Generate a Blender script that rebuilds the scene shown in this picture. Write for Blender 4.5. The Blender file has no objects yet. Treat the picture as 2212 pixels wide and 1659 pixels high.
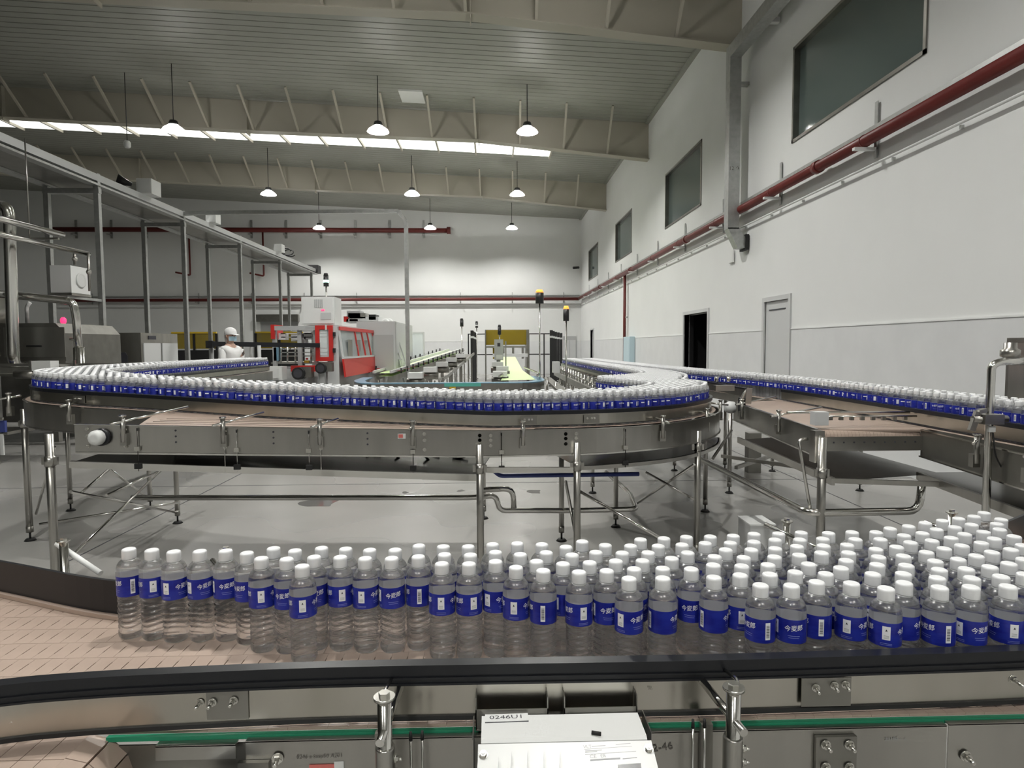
import bpy, bmesh, math, random
import numpy as np
from mathutils import Matrix, Vector
random.seed(7)
rng = np.random.default_rng(7)
SC = bpy.context.scene
COL = SC.collection

# ------------------------------------------------------------------ camera
W, H, F = 2212, 1659, 1380.0
CAM = np.array([0.0, 0.0, 1.6])
ROLL = math.radians(0.40)
_d = np.array([1065 - W / 2, 747 - H / 2, F]); _d /= np.linalg.norm(_d)
_u = np.array([-math.sin(ROLL), -math.cos(ROLL), 0.0]); _u -= _d * (_u @ _d); _u /= np.linalg.norm(_u)
_r = np.cross(_d, -_u)
if _r[0] < 0: _r = -_r
CM = np.array([_r, _d, _u])            # rows: world X, Y, Z in camera (x right, y down, z forward)
cam_data = bpy.data.cameras.new('camera'); cam_data.sensor_width = 36.0; cam_data.lens = 36.0 * F / W
cam_data.clip_start = 0.05; cam_data.clip_end = 200
cam = bpy.data.objects.new('camera', cam_data); COL.objects.link(cam)
_m = Matrix.Identity(4)
for i in range(3):
    _m[i][0] = CM[i, 0]; _m[i][1] = -CM[i, 1]; _m[i][2] = -CM[i, 2]; _m[i][3] = CAM[i]
cam.matrix_world = _m
SC.camera = cam

def ray(x, y): return CM @ np.array([x - W / 2, y - H / 2, F])
def PZ(x, y, z):
    r = ray(x, y); return CAM + r * ((z - CAM[2]) / r[2])
def PY(x, y, Y):
    r = ray(x, y); return CAM + r * (Y / r[1])
def PX(x, y, X):
    r = ray(x, y); return CAM + r * (X / r[0])
def proj(p):
    v = CM.T @ (np.asarray(p, float) - CAM)
    return W / 2 + F * v[0] / v[2], H / 2 + F * v[1] / v[2], v[2]

# ------------------------------------------------------------------ view, world
vs = SC.view_settings
vs.view_transform = 'Standard'; vs.look = 'None'; vs.gamma = 1.0; vs.use_curve_mapping = False
vs.exposure = 0.40
SC.cycles.max_bounces = 20; SC.cycles.transmission_bounces = 16; SC.cycles.transparent_max_bounces = 24
SC.cycles.glossy_bounces = 6; SC.cycles.diffuse_bounces = 5
SC.cycles.caustics_refractive = True; SC.cycles.caustics_reflective = False
SC.cycles.sample_clamp_indirect = 12.0
LAMP_POWER = 1150.0      # radiance of a pendant lens
SKY_POWER = 1.5         # radiance of the backlit roof lights
world = bpy.data.worlds.new('world'); SC.world = world; world.use_nodes = True
world.node_tree.nodes['Background'].inputs[0].default_value = (0.6, 0.65, 0.7, 1)
world.node_tree.nodes['Background'].inputs[1].default_value = 0.05

# ------------------------------------------------------------------ materials
MAT = {}
def pm(name, col, rough=0.5, metal=0.0, noise=None, bump=None, spec=None, emit=None, trans=0.0, ior=1.45, alpha=None, stretch=None):
    m = bpy.data.materials.new(name); m.use_nodes = True
    nt = m.node_tree; b = nt.nodes['Principled BSDF']
    b.inputs['Base Color'].default_value = (*col, 1)
    b.inputs['Roughness'].default_value = rough
    b.inputs['Metallic'].default_value = metal
    if spec is not None: b.inputs['Specular IOR Level'].default_value = spec
    if trans: b.inputs['Transmission Weight'].default_value = trans
    b.inputs['IOR'].default_value = ior
    if alpha is not None: b.inputs['Alpha'].default_value = alpha
    if emit:
        b.inputs['Emission Color'].default_value = (*emit[0], 1); b.inputs['Emission Strength'].default_value = emit[1]
    if noise or bump:
        tc = nt.nodes.new('ShaderNodeTexCoord'); mp = nt.nodes.new('ShaderNodeMapping')
        nt.links.new(tc.outputs['Object'], mp.inputs[0])
        if stretch: mp.inputs['Scale'].default_value = stretch
    if noise:       # (scale, second colour, lo, hi)
        n = nt.nodes.new('ShaderNodeTexNoise'); n.inputs['Scale'].default_value = noise[0]; n.inputs['Detail'].default_value = 6
        nt.links.new(mp.outputs[0], n.inputs['Vector'])
        r = nt.nodes.new('ShaderNodeValToRGB')
        r.color_ramp.elements[0].position = noise[2]; r.color_ramp.elements[1].position = noise[3]
        r.color_ramp.elements[0].color = (*noise[1], 1); r.color_ramp.elements[1].color = (*col, 1)
        nt.links.new(n.outputs['Fac'], r.inputs[0]); nt.links.new(r.outputs[0], b.inputs['Base Color'])
    if bump:        # (scale, strength)
        n2 = nt.nodes.new('ShaderNodeTexNoise'); n2.inputs['Scale'].default_value = bump[0]; n2.inputs['Detail'].default_value = 3
        nt.links.new(mp.outputs[0], n2.inputs['Vector'])
        bp = nt.nodes.new('ShaderNodeBump'); bp.inputs['Strength'].default_value = bump[1]; bp.inputs['Distance'].default_value = 0.01
        nt.links.new(n2.outputs['Fac'], bp.inputs['Height']); nt.links.new(bp.outputs[0], b.inputs['Normal'])
    MAT[name] = m
    return m

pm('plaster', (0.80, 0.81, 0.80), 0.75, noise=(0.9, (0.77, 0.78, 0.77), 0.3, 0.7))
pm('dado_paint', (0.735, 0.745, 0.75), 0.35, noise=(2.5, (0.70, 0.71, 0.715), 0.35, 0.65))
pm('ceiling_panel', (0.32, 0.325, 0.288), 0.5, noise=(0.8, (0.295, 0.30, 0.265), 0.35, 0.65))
pm('shaded_plaster', (0.25, 0.25, 0.24), 0.8)  # plaster darkened so the unseen left wall bounces less light
pm('beam_paint', (0.42, 0.395, 0.33), 0.5)
pm('steel', (0.47, 0.46, 0.43), 0.28, 0.97, noise=(6, (0.38, 0.37, 0.345), 0.3, 0.7), stretch=(1, 1, 0.25))
pm('steel_dark', (0.32, 0.31, 0.285), 0.34, 0.92, noise=(5, (0.25, 0.245, 0.225), 0.3, 0.7))
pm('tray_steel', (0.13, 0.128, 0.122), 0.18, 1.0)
pm('steel_polished', (0.68, 0.67, 0.64), 0.14, 1.0)
pm('steel_guide', (0.55, 0.53, 0.48), 0.24, 1.0, noise=(9, (0.46, 0.44, 0.39), 0.3, 0.7), stretch=(1, 1, 0.3))
pm('galvanised', (0.52, 0.53, 0.52), 0.42, 0.8, noise=(12, (0.42, 0.43, 0.42), 0.3, 0.7))
pm('zinc_bolt', (0.66, 0.65, 0.61), 0.25, 1.0)
pm('black_plastic', (0.010, 0.011, 0.014), 0.30)
pm('black_metal', (0.02, 0.02, 0.021), 0.4)
pm('rubber', (0.012, 0.012, 0.012), 0.6)
pm('unlit_black', (0.006, 0.006, 0.007), 0.8)  # black colour standing for the dark of unlit rooms
pm('tan_chain', (0.44, 0.345, 0.285), 0.38, noise=(14, (0.40, 0.31, 0.255), 0.3, 0.7))
pm('chain_gap', (0.10, 0.075, 0.06), 0.7)
pm('green_strip', (0.02, 0.24, 0.13), 0.3)
pm('white_plastic', (0.68, 0.69, 0.68), 0.35)
pm('cap_plastic', (0.82, 0.83, 0.845), 0.3)
pm('white_paint', (0.78, 0.79, 0.78), 0.4)
pm('grey_paint', (0.46, 0.47, 0.47), 0.4)
pm('light_grey_paint', (0.60, 0.61, 0.61), 0.4)
pm('red_paint', (0.60, 0.035, 0.03), 0.35)
pm('fire_red', (0.155, 0.024, 0.020), 0.42, noise=(3, (0.12, 0.02, 0.018), 0.3, 0.7))
pm('amber_panel', (0.26, 0.19, 0.012), 0.25, alpha=0.75)
pm('yellow_paint', (0.55, 0.38, 0.03), 0.4)
pm('lime_belt', (0.66, 0.86, 0.42), 0.45)
pm('blue_rail', (0.16, 0.31, 0.42), 0.35)
pm('blue_liner', (0.05, 0.07, 0.25), 0.4)
pm('teal_strip', (0.10, 0.42, 0.35), 0.4)
pm('pale_blue', (0.52, 0.66, 0.72), 0.4)
pm('lens', (1, 1, 1), 0.4, emit=((1.0, 0.985, 0.94), LAMP_POWER))
pm('sky_panel', (0.9, 0.9, 0.88), 0.5, emit=((1.0, 1.0, 0.95), SKY_POWER))
pm('window_glass', (0.10, 0.13, 0.125), 0.06, spec=0.6)
pm('amber_lamp', (0.9, 0.35, 0.05), 0.3, emit=((1.0, 0.35, 0.06), 1.2))
pm('green_lamp', (0.6, 0.95, 0.8), 0.3, emit=((0.5, 1.0, 0.8), 6))
pm('red_lamp', (1, 0.05, 0.15), 0.3, emit=((1.0, 0.03, 0.12), 1.6))
pm('skin', (0.60, 0.38, 0.29), 0.5)
pm('cloth_white', (0.78, 0.78, 0.78), 0.8, bump=(30, 0.2))
pm('mask_blue', (0.42, 0.62, 0.74), 0.7)
pm('hair', (0.02, 0.018, 0.016), 0.6)
pm('label_blue', (0.012, 0.019, 0.26), 0.28, noise=(60, (0.02, 0.034, 0.34), 0.42, 0.58), stretch=(0.25, 0.25, 1))
pm('label_white', (0.88, 0.89, 0.92), 0.4)
pm('label_pale', (0.26, 0.30, 0.66), 0.4)
pm('label_back', (0.86, 0.87, 0.94), 0.35)
pm('ink', (0.05, 0.05, 0.06), 0.6)
pm('pencil', (0.12, 0.11, 0.10), 0.7)
pm('grey_ink', (0.36, 0.37, 0.38), 0.6)
pm('sticker_red', (0.62, 0.16, 0.14), 0.5)

def floor_mat():
    m = pm('concrete', (0.44, 0.43, 0.405), 0.30, spec=0.5)
    nt = m.node_tree; b = nt.nodes['Principled BSDF']
    tc = nt.nodes.new('ShaderNodeTexCoord')
    n = nt.nodes.new('ShaderNodeTexNoise'); n.inputs['Scale'].default_value = 0.9; n.inputs['Detail'].default_value = 2; n.inputs['Roughness'].default_value = 0.5
    mp = nt.nodes.new('ShaderNodeMapping'); mp.inputs['Scale'].default_value = (0.8, 1.0, 1)
    nt.links.new(tc.outputs['Object'], mp.inputs[0]); nt.links.new(mp.outputs[0], n.inputs['Vector'])
    r = nt.nodes.new('ShaderNodeValToRGB')
    r.color_ramp.elements[0].position = 0.25; r.color_ramp.elements[1].position = 0.75
    r.color_ramp.elements[0].color = (0.29, 0.285, 0.272, 1); r.color_ramp.elements[1].color = (0.37, 0.362, 0.345, 1)
    nt.links.new(n.outputs['Fac'], r.inputs[0]); nt.links.new(r.outputs[0], b.inputs['Base Color'])
    n2 = nt.nodes.new('ShaderNodeTexNoise'); n2.inputs['Scale'].default_value = 0.7; n2.inputs['Detail'].default_value = 1
    nt.links.new(tc.outputs['Object'], n2.inputs['Vector'])
    mr = nt.nodes.new('ShaderNodeMapRange'); mr.inputs['To Min'].default_value = 0.20; mr.inputs['To Max'].default_value = 0.34
    nt.links.new(n2.outputs['Fac'], mr.inputs[0]); nt.links.new(mr.outputs[0], b.inputs['Roughness'])
floor_mat()

def bottle_mat():
    m = bpy.data.materials.new('clear_bottle'); m.use_nodes = True; MAT['clear_bottle'] = m
    nt = m.node_tree; b = nt.nodes['Principled BSDF']; out = nt.nodes['Material Output']
    b.inputs['Base Color'].default_value = (1, 1, 1, 1); b.inputs['Roughness'].default_value = 0.03
    b.inputs['Transmission Weight'].default_value = 1.0; b.inputs['IOR'].default_value = 1.38
    t = nt.nodes.new('ShaderNodeBsdfTransparent'); t.inputs[0].default_value = (0.99, 0.995, 1.0, 1)
    mx = nt.nodes.new('ShaderNodeMixShader'); mx.inputs[0].default_value = 0.34
    nt.links.new(b.outputs[0], mx.inputs[1]); nt.links.new(t.outputs[0], mx.inputs[2])
    tl = nt.nodes.new('ShaderNodeBsdfTranslucent'); tl.inputs[0].default_value = (0.93, 0.96, 0.98, 1)
    m2 = nt.nodes.new('ShaderNodeMixShader'); m2.inputs[0].default_value = 0.035
    nt.links.new(mx.outputs[0], m2.inputs[1]); nt.links.new(tl.outputs[0], m2.inputs[2])
    gl = nt.nodes.new('ShaderNodeBsdfGlossy'); gl.inputs['Roughness'].default_value = 0.24
    m3 = nt.nodes.new('ShaderNodeMixShader'); m3.inputs[0].default_value = 0.045
    nt.links.new(m2.outputs[0], m3.inputs[1]); nt.links.new(gl.outputs[0], m3.inputs[2]); nt.links.new(m3.outputs[0], out.inputs[0])
bottle_mat()
def glass_mat(name, tint, mixf):
    m = bpy.data.materials.new(name); m.use_nodes = True; MAT[name] = m
    nt = m.node_tree; b = nt.nodes['Principled BSDF']; out = nt.nodes['Material Output']
    b.inputs['Base Color'].default_value = (*tint, 1); b.inputs['Roughness'].default_value = 0.05
    t = nt.nodes.new('ShaderNodeBsdfTransparent'); t.inputs[0].default_value = (*tint, 1)
    mx = nt.nodes.new('ShaderNodeMixShader'); mx.inputs[0].default_value = mixf
    nt.links.new(b.outputs[0], mx.inputs[1]); nt.links.new(t.outputs[0], mx.inputs[2]); nt.links.new(mx.outputs[0], out.inputs[0])
glass_mat('clear_panel', (0.9, 0.93, 0.93), 0.7)

def shade_mat():
    m = bpy.data.materials.new('prismatic_shade'); m.use_nodes = True; MAT['prismatic_shade'] = m
    nt = m.node_tree; b = nt.nodes['Principled BSDF']; out = nt.nodes['Material Output']
    b.inputs['Base Color'].default_value = (0.88, 0.88, 0.86, 1); b.inputs['Roughness'].default_value = 0.4
    t = nt.nodes.new('ShaderNodeBsdfTranslucent'); t.inputs[0].default_value = (0.9, 0.9, 0.88, 1)
    mx = nt.nodes.new('ShaderNodeMixShader'); mx.inputs[0].default_value = 0.15
    nt.links.new(b.outputs[0], mx.inputs[1]); nt.links.new(t.outputs[0], mx.inputs[2]); nt.links.new(mx.outputs[0], out.inputs[0])
shade_mat()

# ------------------------------------------------------------------ mesh builder
def _basis(d):
    d = np.asarray(d, float); d = d / np.linalg.norm(d)
    a = np.array([0, 0, 1.0]) if abs(d[2]) < 0.95 else np.array([0, 1.0, 0])
    u = np.cross(a, d); u /= np.linalg.norm(u); v = np.cross(d, u)
    return d, u, v

class MB:
    def __init__(s): s.v = []; s.f = []; s.m = []; s.sm = []; s.cur = 0
    def add(s, verts, faces, smooth=False):
        o = len(s.v); s.v += [tuple(map(float, p)) for p in verts]
        for f in faces: s.f.append(tuple(i + o for i in f)); s.m.append(s.cur); s.sm.append(smooth)
        return s
    def mat(s, i): s.cur = i; return s
    def box(s, c, d, rz=0.0, R=None):
        hx, hy, hz = d[0] / 2, d[1] / 2, d[2] / 2
        pts = np.array([(x, y, z) for z in (-hz, hz) for y in (-hy, hy) for x in (-hx, hx)], float)
        if R is None and rz: cs, sn = math.cos(rz), math.sin(rz); R = np.array([[cs, -sn, 0], [sn, cs, 0], [0, 0, 1]])
        if R is not None: pts = pts @ np.asarray(R).T
        pts = pts + np.asarray(c, float)
        return s.add(pts, [(0, 2, 3, 1), (4, 5, 7, 6), (0, 1, 5, 4), (2, 6, 7, 3), (0, 4, 6, 2), (1, 3, 7, 5)])
    def bx(s, x0, x1, y0, y1, z0, z1): return s.box(((x0 + x1) / 2, (y0 + y1) / 2, (z0 + z1) / 2), (x1 - x0, y1 - y0, z1 - z0))
    def bar(s, p0, p1, w, h):
        p0 = np.asarray(p0, float); p1 = np.asarray(p1, float); d, u, v = _basis(p1 - p0)
        pts = [p + u * a * w / 2 + v * b * h / 2 for p in (p0, p1) for a, b in ((-1, -1), (1, -1), (1, 1), (-1, 1))]
        return s.add(pts, [(3, 2, 1, 0), (4, 5, 6, 7), (0, 1, 5, 4), (1, 2, 6, 5), (2, 3, 7, 6), (3, 0, 4, 7)])
    def cyl(s, p0, p1, r, n=12, r2=None, smooth=True):
        p0 = np.asarray(p0, float); p1 = np.asarray(p1, float); d, u, v = _basis(p1 - p0); r2 = r if r2 is None else r2
        a = [2 * math.pi * i / n for i in range(n)]
        pts = [p0 + (u * math.cos(t) + v * math.sin(t)) * r for t in a] + [p1 + (u * math.cos(t) + v * math.sin(t)) * r2 for t in a]
        s.add(pts, [(i, (i + 1) % n, n + (i + 1) % n, n + i) for i in range(n)], smooth)
        o = len(s.v) - 2 * n
        s.f += [tuple(o + i for i in range(n - 1, -1, -1)), tuple(o + n + i for i in range(n))]; s.m += [s.cur] * 2; s.sm += [False] * 2
        return s
    def tube(s, pts, r, n=10, fillet=0.0):
        P = [np.asarray(p, float) for p in pts]
        if fillet > 0 and len(P) > 2:
            Q = [P[0]]
            for i in range(1, len(P) - 1):
                a = P[i - 1] - P[i]; b = P[i + 1] - P[i]; la, lb = np.linalg.norm(a), np.linalg.norm(b)
                k = min(fillet, la * 0.45, lb * 0.45); a = P[i] + a / la * k; b = P[i] + b / lb * k
                for t in (0, .25, .5, .75, 1): Q.append((1 - t) ** 2 * a + 2 * t * (1 - t) * P[i] + t * t * b)
            Q.append(P[-1]); P = Q
        rings = []; d, u, v = _basis(P[1] - P[0])
        for i, p in enumerate(P):
            t = (P[min(i + 1, len(P) - 1)] - P[max(i - 1, 0)]); t = t / np.linalg.norm(t)
            u = u - t * (u @ t); u /= np.linalg.norm(u); v = np.cross(t, u)
            rings.append([p + (u * math.cos(2 * math.pi * k / n) + v * math.sin(2 * math.pi * k / n)) * r for k in range(n)])
        vv = [q for R_ in rings for q in R_]; L = len(P)
        s.add(vv, [(i * n + k, i * n + (k + 1) % n, (i + 1) * n + (k + 1) % n, (i + 1) * n + k) for i in range(L - 1) for k in range(n)], True)
        o = len(s.v) - L * n
        s.f += [tuple(o + k for k in range(n - 1, -1, -1)), tuple(o + (L - 1) * n + k for k in range(n))]; s.m += [s.cur] * 2; s.sm += [False] * 2
        return s
    def lathe(s, prof, c=(0, 0, 0), n=24, smooth=True, flip=False, fn=None):
        vv = []; ff = []
        for (r, z) in prof:
            for k in range(n):
                t = 2 * math.pi * k / n; rr = fn(r, z, t) if fn else r
                vv.append((c[0] + rr * math.cos(t), c[1] + rr * math.sin(t), c[2] + z))
        L = len(prof)
        for i in range(L - 1):
            for k in range(n):
                q = (i * n + k, i * n + (k + 1) % n, (i + 1) * n + (k + 1) % n, (i + 1) * n + k)
                ff.append(q[::-1] if flip else q)
        s.add(vv, ff, smooth); o = len(s.v) - L * n
        a = tuple(o + k for k in range(n - 1, -1, -1)); b = tuple(o + (L - 1) * n + k for k in range(n))
        if flip: a = a[::-1]; b = b[::-1]
        s.f += [a, b]; s.m += [s.cur] * 2; s.sm += [False] * 2
        return s
    def prism(s, poly, axis, a0, a1):
        # poly of 2-D points in the two remaining axes (x,y)/(x,z)/(y,z), extruded along axis from a0 to a1
        def P(q, a): return {'z': (q[0], q[1], a), 'y': (q[0], a, q[1]), 'x': (a, q[0], q[1])}[axis]
        n = len(poly); vv = [P(q, a0) for q in poly] + [P(q, a1) for q in poly]
        return s.add(vv, [tuple(range(n - 1, -1, -1)), tuple(range(n, 2 * n))] + [(i, (i + 1) % n, n + (i + 1) % n, n + i) for i in range(n)])
    def sheet(s, path, z0, z1, t, smooth=True, hz=None):
        # vertical sheet of thickness t along an XY path; z0/z1 are heights above hz(x, y)
        P = np.array([p[:2] for p in path], float); n = len(P); N = []
        for i in range(n):
            d = P[min(i + 1, n - 1)] - P[max(i - 1, 0)]; d /= np.linalg.norm(d); N.append((-d[1], d[0]))
        N = np.array(N); A = P + N * t / 2; B = P - N * t / 2; vv = []
        for i in range(n):
            h = hz(*P[i]) if hz else 0.0
            vv += [(*A[i], h + z0), (*A[i], h + z1), (*B[i], h + z1), (*B[i], h + z0)]
        o = len(s.v); s.v += [tuple(map(float, p)) for p in vv]
        for i in range(n - 1):
            for j in range(4):
                s.f.append((o + i * 4 + j, o + i * 4 + (j + 1) % 4, o + (i + 1) * 4 + (j + 1) % 4, o + (i + 1) * 4 + j)); s.m.append(s.cur); s.sm.append(False)
        s.f += [(o + 3, o + 2, o + 1, o), (o + n * 4 - 4, o + n * 4 - 3, o + n * 4 - 2, o + n * 4 - 1)]; s.m += [s.cur] * 2; s.sm += [False] * 2
        return s
    def mesh(s, name, mats):
        me = bpy.data.meshes.new(name); me.from_pydata(s.v, [], s.f)
        for m in (mats if isinstance(mats, (list, tuple)) else [mats]): me.materials.append(MAT[m])
        me.polygons.foreach_set('material_index', s.m); me.polygons.foreach_set('use_smooth', s.sm)
        bm = bmesh.new(); bm.from_mesh(me); bmesh.ops.recalc_face_normals(bm, faces=bm.faces); bm.to_mesh(me); bm.free()
        me.update(); return me
    def build(s, name, mats, parent=None): return link(name, s.mesh(name, mats), parent)

def link(name, me, parent=None):
    o = bpy.data.objects.new(name, me); COL.objects.link(o)
    if parent is not None:
        o.parent = parent; o.matrix_parent_inverse = WINV(parent)
    return o
def WINV(p):
    # children of a thing carry world-space meshes; undo the thing's own translation only
    return Matrix.Translation(-p.location) if p.parent is None else Matrix.Identity(4)
def tag(o, label=None, cat=None, group=None, kind=None):
    if label: o['label'] = label
    if cat: o['category'] = cat
    if group: o['group'] = group
    if kind: o['kind'] = kind
    return o
def thing(name, label, cat, loc=(0, 0, 0), group=None):
    o = bpy.data.objects.new(name, None); COL.objects.link(o); o.location = loc; o.empty_display_size = 0.1
    return tag(o, label, cat, group)
def struct(o): o['kind'] = 'structure'; return o
def spline(pts, step=0.06):
    # Catmull-Rom through XY points, resampled by arc length
    P = [np.asarray(p, float) for p in pts]; P = [2 * P[0] - P[1]] + P + [2 * P[-1] - P[-2]]; out = []
    for i in range(1, len(P) - 2):
        for t in np.linspace(0, 1, 24, endpoint=False):
            a, b, c, d = P[i - 1:i + 3]
            out.append(0.5 * ((2 * b) + (c - a) * t + (2 * a - 5 * b + 4 * c - d) * t * t + (-a + 3 * b - 3 * c + d) * t ** 3))
    out.append(P[-2]); out = np.array(out)
    L = np.concatenate([[0], np.cumsum(np.linalg.norm(np.diff(out, axis=0), axis=1))])
    n = max(2, int(round(L[-1] / step)) + 1); s = np.linspace(0, L[-1], n)
    return np.stack([np.interp(s, L, out[:, k]) for k in range(out.shape[1])], 1)
def offset(path, d):
    n = len(path); out = []
    for i in range(n):
        t = path[min(i + 1, n - 1)] - path[max(i - 1, 0)]; t = t / np.linalg.norm(t)
        out.append(path[i][:2] + np.array([-t[1], t[0]]) * d)
    return np.array(out)
def text_mesh(body, size, bold=0.0, width=1.0):
    c = bpy.data.curves.new('lettering', 'FONT'); c.body = body; c.size = size; c.resolution_u = 2
    c.align_x = 'CENTER'; c.align_y = 'CENTER'; c.offset = bold
    o = bpy.data.objects.new('lettering', c); COL.objects.link(o)
    bpy.context.view_layer.update()
    me = bpy.data.meshes.new_from_object(o.evaluated_get(bpy.context.evaluated_depsgraph_get()))
    v = [tuple(p.co) for p in me.vertices]; f = [tuple(p.vertices) for p in me.polygons]
    bpy.data.objects.remove(o); bpy.data.curves.remove(c); bpy.data.meshes.remove(me)
    return [(x * width, y, 0.0) for x, y, z in v], f
# ================================================================== the hall
XR, YB, XL, YF = 5.0, 36.2, -40.0, -9.0
def zc(x): return 8.67 + 0.05 * (XR - x)

m = MB(); m.bx(XL, XR + .2, YF, YB + .2, -0.12, 0.0); fl = struct(m.build('floor', 'concrete'))
# saw-cut joints in the slab
m = MB()
for y in (7.4, 13.4, 19.4): m.bx(XL, XR, y - .006, y + .006, 0.0005, 0.0015)
for x in (-9, -3.2, 3.6): m.bx(x - .006, x + .006, YF, YB, 0.0005, 0.0015)
m.build('joint', 'ink', fl)
# water puddles on the slab
for (cx, cy, rx, ry) in ((690, 1087, 38, 9), (1155, 1062, 14, 5), (875, 1064, 7, 2), (995, 1060, 8, 2)):
    c = PZ(cx, cy, 0); ex = abs(PZ(cx + rx, cy, 0)[0] - c[0]); ey = abs(PZ(cx, cy - ry, 0)[1] - c[1])
    m = MB(); pts = [(c[0] + ex * math.cos(t) * (1 + .25 * math.sin(3 * t + cx)), c[1] + ey * math.sin(t) * (1 + .3 * math.cos(2 * t + cy))) for t in np.linspace(0, 2 * math.pi, 28, endpoint=False)]
    m.prism(pts, 'z', 0.0003, 0.0012)
    if 'puddle' not in MAT: pm('puddle', (0.16, 0.155, 0.15), 0.05)
    m.build('puddle', 'puddle', fl)

def holed(axis, a, t, u0, u1, v0, v1, holes, mat):
    # wall slab across (u, z) with rectangular holes; axis 'x': plane X=a..a+t, u=Y ; axis 'y': plane Y=a..a+t, u=X
    us = sorted({u0, u1, *[h[0] for h in holes], *[h[1] for h in holes]}); vs_ = sorted({v0, v1, *[h[2] for h in holes], *[h[3] for h in holes]})
    m = MB()
    for i in range(len(us) - 1):
        for j in range(len(vs_) - 1):
            uc, vc = (us[i] + us[i + 1]) / 2, (vs_[j] + vs_[j + 1]) / 2
            if any(h[0] < uc < h[1] and h[2] < vc < h[3] for h in holes): continue
            if axis == 'x': m.bx(a, a + t, us[i], us[i + 1], vs_[j], vs_[j + 1])
            else: m.bx(us[i], us[i + 1], a, a + t, vs_[j], vs_[j + 1])
    return m
WIN = [(7.40, 10.70), (15.35, 18.55), (23.03, 26.05), (30.40, 33.33)]
WZ = (4.93, 6.48)
DOORS = [(10.68, 11.64, 2.37), (14.76, 16.59, 2.37), (31.6, 32.65, 2.37)]
holes = [(a, b, *WZ) for a, b in WIN] + [(a, b, 0.0, z) for a, b, z in DOORS]
wr = struct(holed('x', XR, 0.24, YF, YB, 0.0, 8.72, holes, 'plaster').build('wall_right', 'plaster'))
wb = struct(holed('y', YB, 0.2, XL, XR + .24, 0.0, 11.2, [(-13.0, -10.9, 0.0, 3.3)], 'plaster').build('wall_back', 'plaster'))
struct(MB().bx(XL - .2, XL, YF, YB, 0, 11.2).build('wall_left', 'shaded_plaster'))
struct(MB().bx(XL, XR, YF - .2, YF, 0, 11.2).build('wall_front', 'plaster'))
# painted dado, a little proud of the plaster, broken at the doors
def dado(name, segs, axis):
    m = MB()
    for a, b in segs:
        if axis == 'x': m.bx(XR - .012, XR - .0005, a, b, 0, 1.85)
        else: m.bx(a, b, YB - .012, YB - .0005, 0, 1.85)
    o = struct(m.build(name, 'dado_paint'))
    m = MB()
    for a, b in segs:
        if axis == 'x': m.bx(XR - .022, XR - .0005, a, b, 1.85, 1.87)
        else: m.bx(a, b, YB - .022, YB - .0005, 1.85, 1.87)
    m.build('ledge', 'plaster', o)
dado('trim_1', [(YF, 10.58), (11.74, 14.66), (16.69, 31.5), (32.75, YB - .02)], 'x')
dado('trim_2', [(XL, -13.1), (-10.8, 3.95), (4.72, XR - .02)], 'y')

# roof sheeting: stepped ribs running up the slope
m = MB(); y = YF; k = 0
prof = []
while y < YB + .2:
    prof += [(y, 0.0), (y + .235, 0.0), (y + .242, 0.013), (y + .262, 0.013)]; y += .27
vv = []; ff = []
for (yy, dz) in prof:
    vv += [(XR + .24, yy, zc(XR + .24) + dz), (XL, yy, zc(XL) + dz)]
for i in range(len(prof) - 1): ff.append((2 * i, 2 * i + 1, 2 * i + 3, 2 * i + 2))
m.add(vv, ff)
ce = struct(m.build('ceiling', 'ceiling_panel'))
m = MB(); m.add([(XR + .3, YF, zc(XR) + .2), (XL, YF, zc(XL) + .2), (XL, YB + .3, zc(XL) + .2), (XR + .3, YB + .3, zc(XR) + .2)], [(0, 1, 2, 3)])
m.build('roof_deck', 'grey_paint', ce)
# eave trim along the right wall
m = MB()
m.bar((XR - .06, YF, zc(XR) - .03), (XR - .06, YB, zc(XR) - .03), .12, .06); struct(m.build('trim_3', 'ceiling_panel'))
# ceiling hatch
p = PZ(890, 213, 8.95)
m = MB(); hx, hy = p[0], p[1]
m.prism([(hx - .35, zc(hx - .35) - .05), (hx + .35, zc(hx + .35) - .05), (hx + .35, zc(hx + .35)), (hx - .35, zc(hx - .35))], 'y', hy - .45, hy + .45)
tag(m.build('roof_hatch', 'white_paint'), 'square white hatch panel set in the ribbed ceiling', 'hatch')

# roof beams with knee braces
BX = [(5.0, 7.50), (-0.4, 8.08), (-7.6, 8.34), (-15.0, 8.72), (-40.0, 9.9)]
def zb(x):
    return float(np.interp(-x, [-a for a, _ in BX], [b for _, b in BX]))
for bi, by in enumerate((5.35, 13.0, 20.65, 28.25)):
    m = MB(); top = [(x, zc(x) - .02) for x, _ in BX[::-1]]
    m.prism([(x, z) for x, z in BX] + top, 'y', by - .008, by + .008)
    bo = struct(m.build('roof_beam', 'beam_paint'))
    m = MB()
    for (a, za), (b, zb_) in zip(BX[:-1], BX[1:]):
        m.add([(a, by - .16, za), (a, by + .16, za), (b, by + .16, zb_), (b, by - .16, zb_), (a, by - .16, za - .025), (a, by + .16, za - .025), (b, by + .16, zb_ - .025), (b, by - .16, zb_ - .025)],
              [(0, 1, 2, 3), (7, 6, 5, 4), (0, 3, 7, 4), (1, 5, 6, 2), (0, 4, 5, 1), (3, 2, 6, 7)])
    m.build('flange', 'beam_paint', bo)
    for sx in (-0.4, -7.6, -15.0):
        m = MB(); m.bx(sx - .012, sx + .012, by - .14, by + .14, zb(sx) - .12, zc(sx) - .03); m.build('splice_plate', 'beam_paint', bo)
    x = 3.65
    while x > -39:
        m = MB(); m.bar((x, by - .10, zb(x) + .01), (x - .03, by - 1.25, zc(x) - .01), .06, .06); m.build('knee_brace', 'beam_paint', bo); x -= 1.38

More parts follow.
